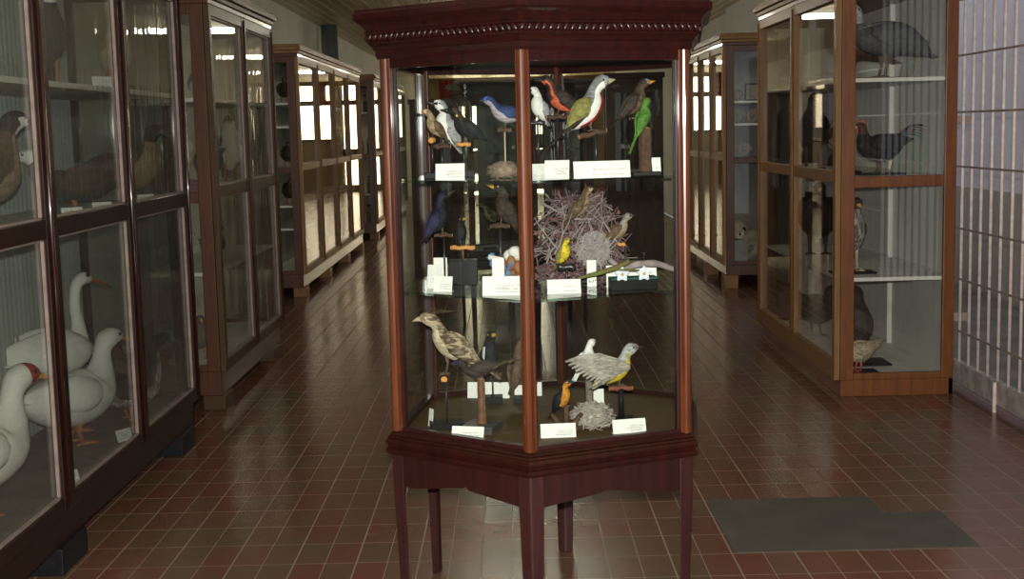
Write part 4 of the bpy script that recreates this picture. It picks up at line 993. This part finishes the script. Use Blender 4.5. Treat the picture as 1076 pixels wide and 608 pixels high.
for i, (x, y, z, lb) in enumerate(((2.43, 8.12, 1.305, 'leaning green plate with red edge nearest the rooster tail'), (2.51, 8.14, 1.305, 'leaning green plate with red edge, middle of the three beside the rooster'), (2.575, 8.16, 1.305, 'leaning green plate with red edge nearest the outer post'), (2.49, 8.16, 1.88, 'green plate with red edge leaning behind the guineafowl tail'))):
    t = thing('specimen_plate', lb, 'plate', (x - .03, y, z), 0, 'leaning green plates')
    M = Matrix.Rotation(rad(14), 4, 'Y')
    MB().box((-.036, -.005, 0.002), (.036, .005, .27), 0, M).build('plate', M_GREENP, t)
    MB().box((-.039, -.006, 0.001), (-.036, .006, .273), 0, M).box((.036, -.006, 0.001), (.039, .006, .273), 0, M).box((-.036, -.006, .270), (.036, .006, .273), 0, M).build('tape_edge', M_REDE, t)
# far right cabinet: shells, skull
M_SHELL = mottled('weathered_shell', (.34, .29, .22), (.22, .18, .13), 20, .6, bump=.3)
def shell(label, loc, s, rot, group='shells in the far right cabinet'):
    t = thing('sea_shell', label, 'shell', loc, rot, group); b = MB(); P = []; R_ = []
    for q in range(40):
        u = q/39; a = u*4.2*PI; r = s*.62*(1 - u)**1.3 + .004
        P.append((r*math.cos(a), -.1*s*u, s*.62 + r*math.sin(a))); R_.append(max(.004, s*.36*(1 - u)**1.15))
    b.tube(P, R_, 10); b.build('whorls', M_SHELL, t, smooth=True); return t
for x, z, s, lb in ((2.31, 1.64, .11, 'coiled shell at the left of the upper shelf, far right cabinet'), (2.47, 1.64, .10, 'coiled shell second on the upper shelf, far right cabinet'), (2.30, 1.86, .08, 'small coiled shell on the top shelf beside a dark frame, far right cabinet'), (2.38, 1.305, .10, 'coiled shell on the middle shelf, far right cabinet'), (2.43, .25, .22, 'large pale shell on the floor of the far right cabinet')):
    shell(lb, (x, 13.25, z), s, rad(15))
t = thing('picture_frame', 'small dark frame with a brown picture on the top shelf, far right cabinet', 'frame', (2.46, 13.2, 1.86))
b = MB(); b.box((-.085, -.01, 0), (.085, .01, .015)); b.box((-.085, -.01, .16), (.085, .01, .175)); b.box((-.085, -.01, .015), (-.07, .01, .16)); b.box((.07, -.01, .015), (.085, .01, .16)); b.build('frame', M_BLACK, t)
MB().box((-.07, .0, .015), (.07, .006, .16)).build('picture', M_SHELL, t)
t = thing('animal_skull', 'pale animal skull with dark eye sockets on a block, far right cabinet', 'skull', (2.30, 13.2, .25))
M_BONE = mottled('old_bone', (.62, .55, .42), (.48, .41, .30), 14, .6)
MB().box((-.09, -.07, 0), (.09, .08, .22)).build('block', mottled('grey_block', (.3, .29, .26), None, 6, .7), t)
b = MB(); b.rings([[(a*math.cos(2*PI*i/14), y, z + c*math.sin(2*PI*i/14)) for i in range(14)] for y, a, c, z in ((.10, .03, .03, .33), (.07, .085, .075, .33), (.0, .105, .095, .33), (-.05, .09, .08, .315), (-.09, .06, .055, .29), (-.13, .05, .04, .275), (-.15, .03, .025, .27))]); b.build('cranium', M_BONE, t, smooth=True)
for s in (-1, 1): MB().ball((s*.05, -.072, .33), (.026, .018, .024)).build('eye_socket', M_BLACK, t, smooth=True)
MB().ball((0, -.142, .285), (.016, .014, .016)).build('nose_hole', M_BLACK, t)
# jars in the farthest left cabinet, dim boxes in the third
M_JAR = glass('jar_glass', (.75, .80, .66), haze=.10)
def jar(label, loc, r, h, col):
    t = thing('specimen_jar', label, 'jar', loc, 0, 'specimen jars on the left')
    MB().lathe([(r, 0), (r, h*.8), (r*.75, h*.88), (r*.75, h*.93)], n=20).build('jar_body', M_JAR, t, smooth=True)
    MB().lathe([(r*.9, .004), (r*.9, h*.6)], n=18).build('contents', col, t, smooth=True)
    MB().lathe([(r*.8, h*.93), (r*.8, h), (.002, h)], n=20).build('lid', M_BLACK, t)
M_Y = mottled('yellow_fluid', (.36, .29, .05), (.25, .2, .04), 12, .3); M_O = mottled('olive_fluid', (.16, .16, .07), (.1, .1, .045), 12, .3)
for x, z, c, lb in ((-2.13, 1.305, M_O, 'olive specimen jar on the middle shelf of the farthest left cabinet'), (-2.32, 1.305, M_O, 'dim specimen jar at the left of the middle shelf, farthest left cabinet'), (-2.17, 1.95, M_O, 'dark specimen jar on the top shelf of the farthest left cabinet'), (-2.15, .70, M_Y, 'yellow specimen jar on the lower shelf of the farthest left cabinet'), (-2.18, .25, M_Y, 'bright yellow jar on the floor of the farthest left cabinet')):
    jar(lb, (x, 20.4, z), .075, .27, c)
for x, y, z, lb in ((-2.26, 13.35, 1.95, 'brown fowl on the top shelf of the third left cabinet'), (-2.26, 13.4, 1.305, 'dark fowl on the middle shelf of the third left cabinet'), (-2.26, 13.4, .93, 'dark bird on the lower shelf of the third left cabinet')):
    specimen('mounted_fowl', lb, (x, y, z), -75, .30, 'hen', 'chestnut' if z > 1.9 else 'darkbr', 'darkbr')
# ------------------------------------------------------------------ behind: a second six-sided case and a narrow cabinet
OFF = Vector((.0, 6.35, 0))
c2 = copy_tree([o for o in COL.objects if o.name == 'display_case'][0]); c2.location = Vector((HC_C[0] - .02, HC_C[1] + OFF.y, 0)); c2.rotation_euler.z = rad(11)
c2['label'] = 'second six-sided display case farther down the corridor, seen through the first'
src = {o.name: o for o in COL.objects if o.parent is None}
for nm, dx, dy, lb in (('mounted_cuckoo', .05, .1, 'streaky long-tailed bird at the bottom of the second display case'), ('mounted_kiskadee', -.1, .1, 'yellow-bellied bird at the bottom of the second display case'), ('mounted_grackle', .12, .05, 'blue-black bird on the middle shelf of the second display case'), ('mounted_tanager', .1, .05, 'dark bird on the top shelf of the second display case'),
                       ('mounted_thrush', -.1, .1, 'brown bird with orange bill on the top shelf of the second display case'), ('mounted_blackbird', .25, .0, 'black bird on the middle shelf of the second display case'), ('lichen_nest', 0, .1, 'grey nest at the bottom of the second display case'), ('mounted_blue_jay', .05, .05, 'blue bird on the top shelf of the second display case')):
    c = copy_tree(src[nm]); c.location = src[nm].location + OFF + Vector((dx, dy, 0)); c['label'] = lb; c['group'] = 'mounted birds in the second display case'
for x0, x1, h, lb in ((-1.12, -.56, 2.0, 'dark cupboard leftmost of the row across the corridor behind the second case'), (-.36, .20, 2.02, 'dark cupboard second from the left in the row behind the second case'), (.40, .97, 2.0, 'dark cupboard third from the left in the row behind the second case'), (1.12, 1.77, 2.24, 'tallest dark cupboard at the right end of the row behind the second case')):
    w = x1 - x0; t = thing('cupboard', lb, 'cupboard', (x0, 15.0, 0), 0, 'dark cupboards across the corridor')
    b = MB()
    for x in (0, w - .05):
        for y in (0, .35): b.box((x, y, 0), (x + .05, y + .05, h - .06))
    b.box((0, .01, .1), (w, .39, .2)); b.box((0, .01, h - .16), (w, .39, h - .06)); b.build('frame', M_BRONZED, t)
    MB().box((-.02, -.03, h - .06), (w + .02, .42, h)).build('cornice', M_BRONZED, t)
    MB().box((.05, .36, .2), (w - .05, .37, h - .16)).build('back_panel', M_BRONZED, t)
    for sx in (0, 1):
        xa, xb = (.05, w/2 - .003) if sx == 0 else (w/2 + .003, w - .05)
        d = MB(); d.box((xa, .0, .2), (xa + .05, .03, h - .16)); d.box((xb - .05, .0, .2), (xb, .03, h - .16)); d.box((xa + .05, .0, .2), (xb - .05, .03, .9)); d.box((xa + .05, .0, h - .22), (xb - .05, .03, h - .16))
        dr = d.build('door', M_BRONZED, t); MB().box((xa + .05, .012, .9), (xb - .05, .016, h - .22)).build('glass_pane', M_GLASS, dr)
    for z in (1.2, 1.6): MB().box((.05, .05, z), (w - .05, .355, z + .02)).build('shelf', M_BRONZED, t)

# ------------------------------------------------------------------ light
wd = bpy.data.worlds.new('world'); SC.world = wd; wd.use_nodes = True
bg = wd.node_tree.nodes['Background']; bg.inputs[0].default_value = (.92, .96, 1.0, 1); bg.inputs[1].default_value = .56
fl = bpy.data.lights.new('camera_flash', 'SPOT'); fl.energy = 1250; fl.shadow_soft_size = .022; fl.spot_size = rad(95); fl.spot_blend = .6; fl.color = (1.0, .96, .90)
fo = bpy.data.objects.new('camera_flash', fl); COL.objects.link(fo)
fo.location = (.0, -.02, CAM_H + .105); fo.rotation_euler = (rad(90 - 7), 0, 0)
cy = SC.cycles
cy.transparent_max_bounces = 48; cy.max_bounces = 10; cy.glossy_bounces = 6; cy.diffuse_bounces = 4
cy.use_denoising = True; cy.sample_clamp_indirect = 2.5; cy.blur_glossy = .2; cy.caustics_reflective = False; cy.caustics_refractive = False
SC.view_settings.view_transform = 'Standard'; SC.view_settings.look = 'None'
SC.view_settings.gamma = 1; SC.view_settings.use_curve_mapping = False; SC.view_settings.exposure = 0
